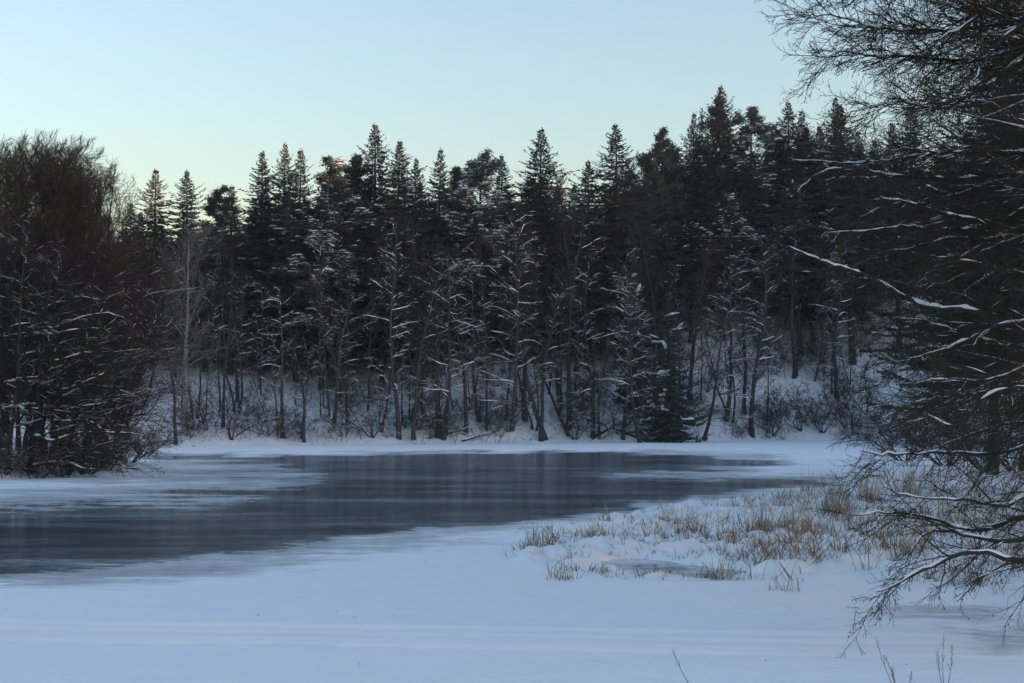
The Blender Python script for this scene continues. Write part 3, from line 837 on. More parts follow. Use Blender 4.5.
for v, px, py, top, lab in BARE:
    me = BIRCH if v == 'b' else BT[v]
    Y = slope_depth(px, py) + 0.3
    place('birch_tree' if v == 'b' else 'bare_tree', me, 18 if v == 'b' else 16, px, Y, top, lab, 'birch' if v == 'b' else 'tree', GB, 1.15)
for px, Y, top, lab in [(576, 146, 160, 'reddish bare birch crown between the two broad spruces'), (590, 150, 155, 'tallest bare crown left of the wide heavy spruce'),
                        (560, 138, 200, 'low reddish bare crown right under the broad even spruce'), (655, 142, 200, 'reddish bare crown right of the wide heavy spruce'),
                        (425, 141, 205, 'brownish bare crown left of the lone slim spire'), (525, 134, 235, 'brownish bare crown below the broad even spruce'),
                        (340, 136, 265, 'brown bare crown under the snow laden pine'), (150, 128, 300, 'reddish bare crown next to the alder clump'),
                        (690, 143, 235, 'reddish bare crown above the young snowy spruce')]:
    place('bare_tree', HAZE[int(px) % 2], 20, px, Y, top, lab, 'tree', 'twiggy crowns inside the far wood', 1.1)
BMARK = [(193, 'pale birch'), (284, 'stout snow laden alder'), (335, 'slanting bare tree'), (405, 'tall tiered alder'), (441, 'trunk pair'), (512, 'trunk below the central spruce'), (548, 'curved leaning stem'),
         (592, 'snowy twigged tree'), (668, 'young snowy spruce'), (745, 'tall forked trunk'), (793, 'trunk below the twin spruces'), (840, 'tip of the long snowy limb')]
# slim trunks between them
for i in range(56):
    px = 175 + 690 * (i + rng.random()) / 56
    py = rng.uniform(385, 440) if px < 640 else rng.uniform(330, 432)
    Y = slope_depth(px, py)
    place('bare_tree', BT[rng.integers(0, 8)], 16, px, Y, rng.uniform(210, 345), near_label('slim bare trunk', px, BMARK), 'tree', 'slim trunks on the far slope', rng.uniform(.45, .85))

# ------------------------------------------------------------------ brush and logs on the far bank
SH = [bare_meshes(61, 4, stems=6, fork=.5, sway=.12, nl=9, start=.15, spread=.35, k2=5, k3=4, up=.3, twig=.009, r0=.0075, snow=0.70, thick=0.035, tw='twig'),
      bare_meshes(62, 4, stems=5, lean=(.7, .1), sway=.14, fork=.7, nl=8, start=.2, spread=.35, k2=5, k3=4, up=.15, twig=.009, r0=.0075, snow=0.75, thick=0.035, tw='twig'),
      bare_meshes(63, 4, stems=6, lean=(-.5, .4), sway=.14, fork=.8, nl=8, start=.2, spread=.40, k2=5, k3=4, up=.1, twig=.009, r0=.0075, snow=0.60, thick=0.035, tw='twig_red')]
SHR = [(232, 443, 380, 'low spreading bush on the shore below the thin tree'), (268, 436, 395, 'dark round bush left at the foot of the stout alder'),
       (345, 441, 395, 'brush pile like bush at the water below the snow laden pine'), (372, 441, 385, 'snowy bush left of the tall tiered alder'),
       (430, 441, 395, 'snowy low bush between the tiered alder and the trunk pair'), (500, 441, 400, 'low bush behind the snowy shore log'),
       (575, 441, 385, 'dense bush right at the foot of the curved stem'), (600, 441, 395, 'wide tangled bush midway to the young snowy spruce'),
       (620, 440, 390, 'tangled bush left next to the young snowy spruce'), (772, 437, 385, 'snow dusted bush at the water right of the forked trunk'),
       (800, 434, 378, 'snow dusted bush second right of the forked trunk'), (822, 436, 380, 'dense bush on the slope foot left of the drooping alder twigs'),
       (850, 434, 360, 'dense bush behind the drooping alder twigs'), (865, 420, 350, 'bush higher on the slope behind the alder twigs'),
       (735, 440, 415, 'small bush at the waterline between young spruce and forked trunk'), (300, 436, 405, 'small bush right at the foot of the stout alder')]
for i, (px, py, top, lab) in enumerate(SHR):
    Y = slope_depth(px, py) + .5
    place('shrub', SH[i % 3], 3.6, px, Y, top, lab, 'bush', 'bushes along the far shore', 1.25, wob=6)
for i in range(60):
    px = rng.uniform(180, 880); py = rng.uniform(375, 440) if px < 600 else rng.uniform(350, 440); Y = slope_depth(px, py)
    place('shrub', SH[i % 3], 3.6, px, Y, py - rng.uniform(18, 45), near_label('low undergrowth bush', px, BMARK, ''), 'bush', 'undergrowth on the far slope', 1.2, wob=12)
def brush(name, n, region, hmin, hmax, label, seed):
    """thin tangled undergrowth, far too many stems to count"""
    rg = np.random.default_rng(seed)
    x0, x1, y0, y1 = region
    X = rg.uniform(x0, x1, n * 6); Y = rg.uniform(y0, y1, n * 6)
    d = -poly_sd(RIVER, X, Y)
    ok = (d > .2) & (d < 24) & (rg.random(n * 6) < .25 + 1.2 * sstep(.42, .66, fbm(X * .16, Y * .16, seed, 3)) * np.exp(-d / 14))
    X, Y = X[ok][:n], Y[ok][:n]; k = len(X)
    p = np.stack([X, Y, terrain(X, Y) - .05], -1)
    dd = np.stack([rg.normal(0, .55, k), rg.normal(0, .45, k), np.ones(k)], -1)
    L = rg.uniform(hmin, hmax, k) * rg.uniform(.4, 1, k)
    a = grow(p, dd, L, 6, .16, (0, 0, -.1), rg); ra = taper(L, .006 + .007 * L, .006, 6)
    g, sn_ = Geo(), Geo(); tubes(g, a, ra, 3); snow_on(sn_, a, ra, .6, .035, rg, sides=4)
    p, d2, L2, r = spawn(a, ra, L, 6, .2, 1, R(25), R(70), .25, .55, rg, keepfac=.4)
    b2 = grow(p, d2, L2, 4, .18, (0, 0, 0), rg); r2 = taper(L2, np.full(len(p), .009), .006, 4); tubes(g, b2, r2, 3); snow_on(sn_, b2, r2, .42, .03, rg, sides=4)
    p, d2, L3, r = spawn(b2, r2, L2, 2, .2, 1, R(25), R(60), .4, .8, rg, keepfac=.4)
    tubes(g, grow(p, d2, L3, 2, .18, (0, 0, 0), rg), np.full((len(p), 3), .006), 3)
    e = bpy.data.objects.new(name, None); COL.objects.link(e); e['kind'] = 'stuff'; tag(e, label, 'undergrowth')
    obj('twigs', g.mesh('brush_twigs', M['twig']), e)['kind'] = 'stuff'; obj('snow', sn_.mesh('brush_snow', M['snow'], True), e)['kind'] = 'stuff'
brush('undergrowth', 1500, (-34, 40, 112, 172), .8, 4.5, 'tangled thin undergrowth covering the snowy slope of the far bank', 201)
brush('thicket', 260, (24, 44, 66, 128), 1.2, 5.0, 'tangled brown thicket along the right bank behind the alders', 202)
def log(a, b_, r, label, seed, sag=0.0):
    rg = np.random.default_rng(seed)
    a = np.array(a, float); b_ = np.array(b_, float)
    e = bpy.data.objects.new('fallen_log', None); COL.objects.link(e); e.location = a
    t = np.linspace(0, 1, 9)[:, None]
    p = (b_ - a) * t + np.array((0, 0, 1)) * (np.sin(t * math.pi) * sag) + rg.normal(0, 0.10, (9, 3)).cumsum(0) * np.array((1, 1, .5)) * np.minimum(t, .6) * 1.6
    g = Geo(); rad = (r * (1 - 0.55 * t[:, 0]))[None]
    tubes(g, p[None], rad, 8)
    pp, d, L, rr = spawn(p[None], rad, np.array([np.linalg.norm(b_ - a)]), 12, .25, 1, R(30), R(75), .12, .4, rg)
    bb = grow(pp, d, L, 4, .15, (0, 0, .1), rg); br_ = taper(L, rr * .45, .012, 4)
    g2 = Geo(); tubes(g2, bb, br_, 4)
    s = Geo(); snow_on(s, p[None], rad, 0.75, 0.05, rg); snow_on(s, bb, br_, .7, .05, rg)
    obj('trunk', g.mesh('log', M['bark'], True), e); obj('branch', g2.mesh('log_branch', M['bark']), e)['kind'] = 'stuff'; obj('snow', s.mesh('log_snow', M['snow'], True), e)['kind'] = 'stuff'
    tag(e, label, 'log', 'fallen trunks on the far shore')
def gp(px, py, dz=0.0):
    Y = slope_depth(px, py); q = P(px, py, Y); return (q[0], Y, max(ground_z(q[0], Y), 0) + dz)
def on_ice(px, py, dz=.1): x, y = G(px, py); return (x, y, dz)
log(on_ice(352, 444, .1), gp(399, 441, .5), .09, 'snowy log lying along the shore below the tiered alder', 1)
log(gp(462, 442, .1), gp(503, 439, .5), .10, 'snow capped log on the shore below the pale snowy pine', 2)
log(gp(428, 440, .1), gp(486, 428, .5), .08, 'dark fallen stem slanting up the bank behind the snow capped log', 3)
log(gp(568, 438, .2), gp(525, 360, 2.6), .14, 'broken stem leaning against the curved leaning tree', 4)
log(gp(640, 441, .2), gp(575, 425, 1.2), .12, 'thin fallen stem through the brush left of the young spruce', 5)
log(gp(592, 441, .2), gp(655, 415, 1.4), .12, 'thin fallen stem crossing behind the young spruce', 6)
log(gp(765, 368, .2), gp(796, 318, 2.0), .13, 'dead stem leaning up the slope below the twin spruces', 7)
log(gp(700, 398, .1), gp(662, 440, 1.0), .10, 'slanting stem right behind the young spruce', 8)
log(gp(880, 438, .3), gp(950, 420, 1.8), .20, 'thick snowy log behind the drooping alder branches', 9)

# ------------------------------------------------------------------ bare alder clump on the near left bank
LT = [bare_meshes(71, 15, start=.10, nl=58, spread=.29, k2=9, k3=7, up=.5, ang=(24, 58), twig=.009, r0=.0085, snow=0.45, thick=0.022, bark_='bark', tw='twig_left'),
      bare_meshes(72, 15, start=.15, nl=56, spread=.29, k2=9, k3=7, up=.5, ang=(24, 56), twig=.009, r0=.0085, snow=0.42, thick=0.022, bark_='bark', tw='twig_left', sway=.06),
      bare_meshes(73, 15, start=.12, nl=56, spread=.30, k2=9, k3=6, up=.15, ang=(35, 70), twig=.008, r0=.009, snow=0.74, thick=0.030, bark_='bark', tw='twig', lean=(.12, -.05)),
      bare_meshes(74, 15, start=.12, nl=54, spread=.34, k2=9, k3=6, up=.12, ang=(35, 75), twig=.008, r0=.009, snow=0.68, thick=0.030, bark_='bark', tw='twig_red', lean=(.25, -.05)),
      bare_meshes(75, 15, start=.12, nl=58, spread=.29, k2=9, k3=7, up=.45, ang=(24, 58), twig=.009, r0=.0085, snow=0.42, thick=0.022, bark_='bark_grey', tw='twig_left', stems=2, fork=.12)]
GL = 'alders in the bare clump on the near bank'
LEFT = [(0, -32, 66, 128), (1, -12, 71, 122), (4, 8, 65, 128), (0, 24, 72, 130), (2, 12, 63, 205), (1, 42, 67, 126), (0, 58, 70, 128), (4, 72, 68, 132),
        (2, 40, 64, 230), (1, 88, 71, 142), (0, 100, 73, 168), (3, 70, 66, 245), (3, 96, 70, 235), (2, 104, 72, 262), (3, 112, 75, 232), (3, 122, 80, 255), (2, 85, 66, 300), (1, 30, 76, 140), (0, 66, 77, 150), (4, -50, 70, 120), (0, 80, 76, 150), (1, 50, 75, 134), (4, 98, 77, 172), (0, 110, 79, 205), (1, 14, 75, 130), (4, 52, 72, 131), (0, 66, 73, 133), (1, 94, 74, 156), (0, 36, 69, 129), (4, 118, 80, 222)]
tall = sorted([t for t in LEFT if t[0] in (0, 1, 4)], key=lambda t: t[1]); low = sorted([t for t in LEFT if t[0] in (2, 3)], key=lambda t: t[1])
for v, px, Y, top in LEFT:
    if v in (0, 1, 4):
        k = tall.index((v, px, Y, top))
        lab = ('tall upright alder in the clump, %s from its outer edge away from the river' % ordn[k]) if k < 12 else ('tall upright alder nearest the river in the clump, seen against the sky' if k == len(tall) - 1 else 'tall upright alder close to the river edge of the clump, %s from that edge' % ordn[len(tall) - 1 - k])
    else:
        k = low.index((v, px, Y, top)); lab = '%s %s alder of the clump, %s counted towards the river' % ('leaning', 'snow streaked' if v == 2 else 'reddish', ordn[k])
    x = P(px, 411, Y)[0]
    place('alder_tree', LT[v], 14.6, px, Y, top, lab, 'alder', GL, 1.05 if v in (0, 1, 4) else 1.05, rz=(rng.uniform(-.5, .5) if v in (2, 3) else None))
LSH = [bare_meshes(81, 4.5, stems=9, fork=.7, nl=10, start=.15, spread=.4, k2=6, k3=5, up=.1, twig=.007, r0=.009, snow=0.60, thick=0.025, tw='twig', lean=(.2, 0)),
       bare_meshes(82, 4.5, stems=9, fork=.9, nl=10, start=.15, spread=.4, k2=6, k3=5, up=.0, twig=.007, r0=.009, snow=0.65, thick=0.025, tw='twig_red', lean=(.35, 0))]
for i, (px, Y, top, lab) in enumerate([(5, 61.5, 430, 'brown bush at the foot of the alder clump by the picture edge'), (35, 62.5, 425, 'brown bush second along the foot of the alder clump'),
        (62, 64, 418, 'snowy bush third along the foot of the alder clump'), (86, 67, 410, 'drooping snowy bush fourth along the foot of the alder clump'),
        (106, 70, 405, 'drooping bush over the ice, fifth along the foot of the alder clump'), (130, 80, 410, 'reddish bush at the river end of the alder clump'),
        (144, 92, 418, 'low reddish bush behind the river end of the alder clump')]):
    place('shrub', LSH[i % 2], 4.0, px, Y, top, lab, 'bush', 'bushes at the foot of the alder clump', 1.1, rz=rng.uniform(-.6, .6))

# ------------------------------------------------------------------ overhanging alders on the near right bank
def limb_alder(name, base, top, label, limbs, seed, trunk_r, gen, sg_=-1, kk=1.0, amt=.80):
    rg = np.random.default_rng(seed)
    base = np.array(base, float); top = np.array(top, float)
    e = bpy.data.objects.new(name, None); COL.objects.link(e); e.location = base
    tag(e, label, 'alder', 'alders overhanging from the right bank' if sg_ < 0 else 'alders in the bare clump on the near bank')
    t = np.linspace(0, 1, 12)[:, None]
    tp = (top - base) * t + np.concatenate([np.zeros((1, 3)), rg.normal(0, .08, (11, 3)).cumsum(0) * np.array((1, 1, 0)) * .5])
    trd = trunk_r * (1 - .75 * t[:, 0]); trd[0] *= 1.3
    g = Geo(); tubes(g, tp[None], trd[None], 12); obj('trunk', g.mesh('alder_trunk', M['bark_near'], True), e)
    for pxs, Y0, r0, dens, droop in limbs:
        pts = np.array([P(a, b_, Y0 + 0.35 * math.sin(a * 0.02 + b_ * .03)) for a, b_ in pxs]) - base
        # run on to the trunk
        zt = np.clip(pts[-1, 2] + (0.25 if pts[-1, 2] < pts[-2, 2] else -.3), .5, top[2] - base[2] - .5)
        ti = zt / (top[2] - base[2])
        att = np.array([np.interp(ti, t[:, 0], tp[:, k]) for k in range(3)])
        pts = np.concatenate([pts, [(pts[-1] * .5 + att * .5) + np.array((0, 0, .1)), att]])[::-1]
        # resample finely
        sl = np.concatenate([[0], np.cumsum(np.linalg.norm(np.diff(pts, axis=0), axis=1))])
        n = max(10, int(sl[-1] / (.12 * kk ** .5))); q = np.linspace(0, sl[-1], n + 1)
        fine = np.stack([np.interp(q, sl, pts[:, k]) for k in range(3)], -1)
        for _ in range(3): fine[1:-1] = fine[1:-1] * .5 + (fine[2:] + fine[:-2]) * .25
        fine += np.concatenate([np.zeros((1, 3)), rg.normal(0, .010, (n, 3))])
        L = np.array([sl[-1]]); fp = fine[None]; fr = (r0 * (1 - np.linspace(0, 1, n + 1)) ** .75 + .005 * kk)[None]
        g = Geo(); tubes(g, fp, fr, 8); lo = obj('limb', g.mesh('alder_limb', M['bark_near'], True), e)
        tg, s = Geo(), Geo()
        snow_on(s, fp, fr, amt, .018 * kk, rg, sides=8, grain=1.1, maxslope=.95)
        k = int(sl[-1] * 7 * dens)
        p, d, L2, r = spawn(fp, fr, np.array([2.2]), k, .18, 1, R(25), R(70), .25, .75, rg, (.25 * sg_, 0, -.12 * droop), keepfac=.45)
        b2 = grow(p, d, L2, 8, .11, (.2 * sg_, 0, -.55 * droop + .15), rg); r2 = taper(L2, np.minimum(r * .5, (.006 + .006 * L2) * kk), .0035 * kk, 8)
        tubes(tg, b2, r2, 4); snow_on(s, b2, r2, .42, .013 * kk, rg, sides=5)
        p, d, L3, r = spawn(b2, r2, L2, 7, .15, 1, R(25), R(60), .3, .6, rg, (-.1, 0, -.05 * droop), keepfac=.4)
        b3 = grow(p, d, L3, 5, .13, (-.1, 0, -.3 * droop + .1), rg); tubes(tg, b3, taper(L3, np.full(len(p), .0042 * kk), .0025 * kk, 5), 3)
        snow_on(s, b3, taper(L3, np.full(len(p), .0042 * kk), .0025 * kk, 5), .16, .008, rg, sides=4)
        p, d, L4, r = spawn(b3, np.full((len(b3), 6), .003), L3, 5, .2, 1, R(25), R(60), .3, .6, rg, keepfac=.3)
        b4 = grow(p, d, np.maximum(L4, .06), 3, .15, (-.05, 0, -.15 * droop), rg); tubes(tg, b4, np.full((len(p), 4), .0022 * kk), 3)
        # cones at twig ends
        tips = np.concatenate([b3[:, -1], b4[:, -1]]); tips = tips[rg.random(len(tips)) < .10]
        oc = np.array([(1, 0, 0), (-1, 0, 0), (0, 1, 0), (0, -1, 0), (0, 0, 1.4), (0, 0, -1.4)]) * .009
        of = np.array([(0, 2, 4), (2, 1, 4), (1, 3, 4), (3, 0, 4), (2, 0, 5), (1, 2, 5), (3, 1, 5), (0, 3, 5)])
        cg = Geo()
        if len(tips):
            V = tips[:, None] + oc[None]; F = of[None] + np.arange(len(tips))[:, None, None] * 6
            cg.add(V.reshape(-1, 3), F.reshape(-1, 3))
        obj('twigs', tg.mesh('alder_twigs', M['twig_near']), lo)['kind'] = 'stuff'
        sm = s.mesh('limb_snow', M['snow'], True)
        if sm: obj('snow', sm, lo)['kind'] = 'stuff'
        cm = cg.mesh('alder_cones', M['cone'])
        if cm: obj('cones', cm, lo)['kind'] = 'stuff'
    if gen:
        nl, t0, spread, k2, k3, k4, bx, tw = gen
        cr, s = Geo(), Geo(); H = np.linalg.norm(top - base)
        p, d, L, r = spawn(tp[None], trd[None], np.array([H]), nl, t0, .98, R(35), R(75), spread * .7, spread * 1.2, rg, (bx, 0, 0), keepfac=.4)
        a1 = grow(p, d, L, 20, .11, (bx * .6, 0, -.55), rg); ra = taper(L, np.minimum(r * .5, .012 * L + .006), .005, 20); tubes(cr, a1, ra, 5)
        snow_on(s, a1, ra, .88, .013, rg, sides=5)
        p, d, L, r = spawn(a1, ra, L, k2, .12, 1, R(25), R(60), .3, .6, rg, (bx * .3, 0, -.05), keepfac=.4)
        a2 = grow(p, d, L, 8, .13, (bx * .4, 0, -.25), rg); r2 = taper(L, np.maximum(np.minimum(r * .5, .009), .006), .004, 8); tubes(cr, a2, r2, 3)
        snow_on(s, a2, r2, .6, .010, rg, sides=4)
        p, d, L, r = spawn(a2, r2, L, k3, .15, 1, R(25), R(60), .35, .65, rg, keepfac=.35)
        a3 = grow(p, d, np.maximum(L, .15), 4, .14, (bx * .3, 0, -.2), rg); tubes(cr, a3, np.full((len(p), 5), tw), 3)
        if k4:
            p, d, L, r = spawn(a3, np.full((len(a3), 5), tw), np.maximum(L, .15), k4, .15, 1, R(25), R(60), .4, .7, rg, keepfac=.3)
            a4 = grow(p, d, np.maximum(L, .1), 2, .15, (bx * .2, 0, -.15), rg); tubes(cr, a4, np.full((len(p), 3), tw * .8), 3)
        obj('crown', cr.mesh('alder_crown', M['twig_near']), e); obj('snow', s.mesh('alder_snow', M['snow'], True), e)['kind'] = 'stuff'
    return e
LL = [
 ([(60, 385), (40, 384), (23, 380), (3, 383)], 62.5, .07, 1.0, .3), ([(70, 412), (41, 409), (20, 408), (0, 410)], 62.2, .07, 1.0, .3),
 ([(143, 436), (135, 433), (117, 433), (100, 432), (76, 433), (51, 442)], 62.4, .09, .8, .4), ([(80, 360), (75, 363), (65, 368), (50, 379)], 63, .06, .8, .2),
 ([(50, 322), (31, 323), (13, 325), (0, 338)], 63, .06, .8, .2), ([(146, 349), (126, 360), (102, 375), (64, 391)], 63.2, .08, .9, .3),
 ([(120, 440), (105, 431), (88, 420), (58, 422)], 62.6, .07, .9, .5), ([(155, 467), (129, 469), (117, 463), (100, 469), (85, 470), (70, 463)], 63.0, .08, .7, .2),
 ([(110, 402), (97, 404), (76, 407), (44, 419)], 62.8, .07, .9, .3), ([(105, 326), (97, 328), (70, 330), (50, 336)], 63.4, .06, .9, .3), ([(142, 349), (115, 352), (82, 353), (55, 362)], 63.6, .06, .9, .3),
 ([(100, 300), (80, 296), (55, 303), (40, 312)], 63.8, .06, .9, .3), ([(135, 395), (112, 388), (90, 384), (60, 398)], 63, .06, .9, .4), ([(125, 318), (105, 312), (80, 318), (50, 330)], 64, .06, .9, .3)]
_q = P(30, 411, 63.4)
limb_alder('alder_tree', (_q[0], 63.4, ground_z(_q[0], 63.4) - .2), (_q[0] + .8, 63.6, 9.5), 'alder fronting the clump with long snowy limbs reaching out over the ice', LL, 110, .16, None, 1, 1.15, .80)
# limbs: photograph path from tip to the frame edge, depth, root radius, twig density, droop
NEAR = [
 ([(876, 594), (897, 584), (925, 568), (955, 553), (985, 549), (1005, 560), (1024, 563), (1060, 552)], 17.2, .070, .75, .8),
 ([(905, 560), (919, 534), (944, 528), (970, 536), (993, 543), (1024, 539), (1060, 530)], 17.6, .064, .55, .6),
 ([(850, 517), (888, 511), (908, 512), (938, 521), (961, 527), (972, 534), (990, 528), (1030, 515)], 18.2, .046, .6, .5),
 ([(890, 492), (930, 500), (965, 498), (996, 506), (1011, 508), (1024, 495), (1060, 470)], 18.6, .046, .55, .4),
 ([(860, 452), (905, 455), (950, 452), (1000, 455), (1024, 445), (1070, 425)], 19.4, .040, .6, .4),
 ([(925, 412), (955, 430), (970, 418), (982, 398), (996, 388), (1024, 389), (1060, 380)], 18.4, .042, .9, .5),
 ([(925, 378), (973, 383), (1002, 378), (1024, 367), (1060, 345)], 19.0, .045, 1.0, .4),
 ([(925, 47), (950, 35), (956, 30), (985, 13), (1002, 0), (1040, -30)], 17.6, .062, 1.2, .4),
 ([(805, 20), (830, 12), (850, 22), (888, 29), (944, 31), (985, 28), (1040, 15)], 18.6, .035, 1.9, .2),
 ([(822, 60), (845, 50), (870, 58), (905, 55), (960, 62), (1000, 55), (1040, 40)], 19.2, .035, 1.9, .4),
 ([(835, -30), (880, -22), (930, -18), (990, -25), (1040, -50)], 18.0, .04, 1.8, .5),
 ([(955, 98), (967, 94), (985, 61), (999, 41), (1024, 23), (1060, 0)], 17.4, .042, 1.2, .5),
 ([(850, 112), (900, 100), (945, 112), (988, 85), (999, 76), (1024, 56), (1060, 30)], 19.0, .040, 1.6, .5),
]
MID = [
 ([(781, 243), (812, 256), (835, 265), (868, 275), (897, 293), (914, 301), (932, 309), (970, 309), (1002, 322), (1024, 329), (1060, 335)], 23.0, .085, 0.83, 0.5),
 ([(878, 196), (908, 202), (944, 214), (979, 221), (1002, 218), (1024, 209), (1060, 195)], 23.5, .065, 1.35, 0.7),
 ([(890, 250), (914, 249), (950, 236), (990, 240), (1060, 225)], 24.0, .055, 1.35, 0.7),
 ([(935, 256), (973, 262), (990, 265), (1024, 274), (1060, 278)], 22.6, .055, 1.35, 0.7),
 ([(944, 268), (961, 265), (990, 247), (1024, 236), (1060, 226)], 23.2, .05, 1.35, 0.7),
 ([(824, 233), (862, 231), (900, 226), (960, 230), (1060, 218)], 25.0, .05, 1.05, 0.7),
 ([(880, 362), (900, 359), (920, 357), (950, 348), (967, 340), (993, 326), (1040, 318)], 22.8, .055, 1.20, 0.8),
 ([(894, 145), (938, 154), (979, 151), (1024, 152), (1060, 150)], 24.0, .055, 1.65, 0.7),
 ([(795, 196), (803, 184), (829, 168), (853, 168), (890, 175), (950, 180), (1060, 172)], 25.5, .06, 1.05, 0.7),
 ([(783, 160), (821, 161), (850, 164), (890, 160), (960, 150), (1060, 130)], 26.0, .05, 1.05, 0.7),
 ([(880, 420), (920, 400), (960, 395), (1060, 385)], 24.5, .05, 1.50, 0.8),
 ([(870, 320), (910, 318), (950, 328), (1000, 345), (1060, 350)], 24.8, .045, 1.50, 0.8),
]
limb_alder('alder_tree', (9.7, 18.3, ground_z(9.7, 18.3) - .2), (9.3, 18.6, 12.5), 'overhanging alder whose lowest limbs droop onto the ice', NEAR, 101, .17, (30, .42, .42, 9, 7, 4, -.35, .0035))
limb_alder('alder_tree', (11.8, 24.0, ground_z(11.8, 24.0) - .2), (11.0, 24.3, 15.5), 'alder with the long snow covered limb reaching left before the far slope', MID, 102, .22, (38, .22, .42, 10, 7, 4, -.35, .0045))
limb_alder('alder_tree', (17.2, 36, ground_z(17.2, 36) - .2), (16.4, 36, 19), 'dense dark alder behind the two overhanging alders', [], 103, .25, (95, .1, .38, 10, 8, 3, -.18, .009))
limb_alder('alder_tree', (20.5, 47, ground_z(20.5, 47) - .2), (20.2, 47, 20), 'farther dense alder among the overhanging ones by the reed bank', [], 104, .25, (95, .08, .36, 10, 8, 3, -.15, .010))
NS = spruce_meshes(33, H=22, wid=.24, start=.27, dens=1.5, snow=.34, pw=.5, ragged=.5, fine=.5, cntk=2.6)
for px, Y, top, lab, rz_ in [(1052, 44, -90, 'big dark spruce close behind the overhanging alders at the picture edge', 0.0), (985, 62, 40, 'dark spruce deeper behind the overhanging alders', 2.2)]:
    place('spruce_tree', NS, 22, px, Y, top, lab, 'spruce', 'dark spruces of the right bank', 1.0, rz=rz_)
for px, Y, top, lab in [(905, 84, 395, 'brown thicket bush on the right bank below the snowy log'), (945, 76, 385, 'brown thicket bush in the middle of the right bank'), (985, 70, 375, 'tall thicket bush on the right bank by the dense alders'), (1015, 66, 370, 'tall thicket bush at the picture edge of the right bank')]:
    place('shrub', LSH[0], 4.0, px, Y, top, lab, 'bush', 'thicket on the right bank', 1.4, rz=math.pi)

# ------------------------------------------------------------------ reeds
def blades(n, cx, cy_, rad, h0, h1, lean, rg, w=.012, zfun=None):
    a = rg.random(n) * 6.28; rr = rad * np.sqrt(rg.random(n))
    x = cx + np.cos(a) * rr; y = cy_ + np.sin(a) * rr
    z = np.maximum(zfun(x, y), 0) - .03
    h = rg.uniform(h0, h1, n); az = rg.random(n) * 6.28; ln = np.abs(rg.normal(0, lean, n))
    d = np.stack([np.cos(az) * ln, np.sin(az) * ln, np.ones(n)], -1)
    pts = grow(np.stack([x, y, z], -1), d, h, 4, .10, (0, 0, -.25), rg)
    bend = rg.random(n) < .35
    pts[bend, 3] += np.stack([np.cos(az), np.sin(az), -np.full(n, 1.2)], -1)[bend] * (h[bend] * .12)[:, None]
    pts[bend, 4] = pts[bend, 3] + (np.stack([np.cos(az), np.sin(az), -np.full(n, .9)], -1)[bend]) * (h[bend] * .22)[:, None]
    return pts, np.tile(w * np.array((.8, 1, .9, .6, .15)), (n, 1)) * rg.uniform(.6, 1.3, (n, 1))
def blade_mesh(sets, name, mat):
    g = Geo()
    for pts, wd in sets:
        az = rng.random(len(pts)) * 6.28
        s = np.stack([np.cos(az), np.sin(az), np.zeros(len(pts))], -1)[:, None] * wd[..., None]
        V = np.stack([pts - s, pts + s], 2)            # N,5,2,3
        N = len(pts); base = np.arange(N)[:, None] * 10 + np.arange(4)[None] * 2
        F = np.stack([base, base + 1, base + 3, base + 2], -1).reshape(-1, 4)
        g.add(V.reshape(-1, 3), F)
    return g.mesh(name, mat)
TUFT = [(541, 552, 36, 30, 'bushy reed tuft at the tip of the spit'), (561, 577, 28, 16, 'low reed tuft at the front edge near the spit tip'), (595, 545, 22, 14, 'small dark reed tuft second from the spit tip'),
        (606, 525, 20, 10, 'small reed tuft at the back edge of the spit'), (665, 521, 22, 14, 'reed tuft with a bent stalk at the back edge of the spit'), (685, 540, 34, 16, 'tall narrow tuft standing alone in the middle of the spit'),
        (700, 540, 26, 12, 'dark narrow tuft right of the lone narrow tuft'), (655, 540, 22, 14, 'thin tuft left of the lone narrow tuft'), (728, 545, 34, 16, 'upright reed tuft right behind the small pool'),
        (715, 575, 24, 26, 'leaning sedge tuft at the end of the small pool'), (806, 494, 24, 10, 'short reed bunch standing at the dark ice edge'), (786, 588, 22, 14, 'dark rotten tuft at the front edge of the spit'),
        (800, 535, 42, 30, 'large golden tuft in the thick of the reeds'), (760, 535, 38, 24, 'golden upright tuft left of the thick reeds'), (835, 520, 46, 40, 'broad tall tuft behind the drooping twigs'), (870, 505, 44, 34, 'tall tuft at the back of the reeds under the twigs'), (905, 500, 46, 40, 'tall dense tuft under the middle of the drooping twigs')]
for px, py, hp, n, lab in TUFT:
    x, y = G(px, py, .1); rg = np.random.default_rng(int(px * 7 + py))
    h = hp * 1.25 * y / FPX
    z = ground_z(x, y) - .02
    k = int(n * 1.8)
    zf = lambda a, b_: np.maximum(spit_h(a, b_), 0)
    A = blades(k, x, y, .12 + .008 * n, h * .45, h * 1.15, .25, rg, .0065, zf); B = blades(int(k * 1.5), x, y, .16 + .009 * n, h * .15, h * .5, .8, rg, .008, zf)
    off = np.array((x, y, z))
    e = bpy.data.objects.new('reed_tuft', None); COL.objects.link(e); e.location = off
    obj('stalks', blade_mesh([(A[0] - off, A[1])], 'reed_stalks', M['reed']), e)['kind'] = 'stuff'
    obj('leaves', blade_mesh([(B[0] - off, B[1])], 'reed_leaves', M['sedge']), e)['kind'] = 'stuff'
    tag(e, lab, 'reeds', 'reed tufts on the spit')
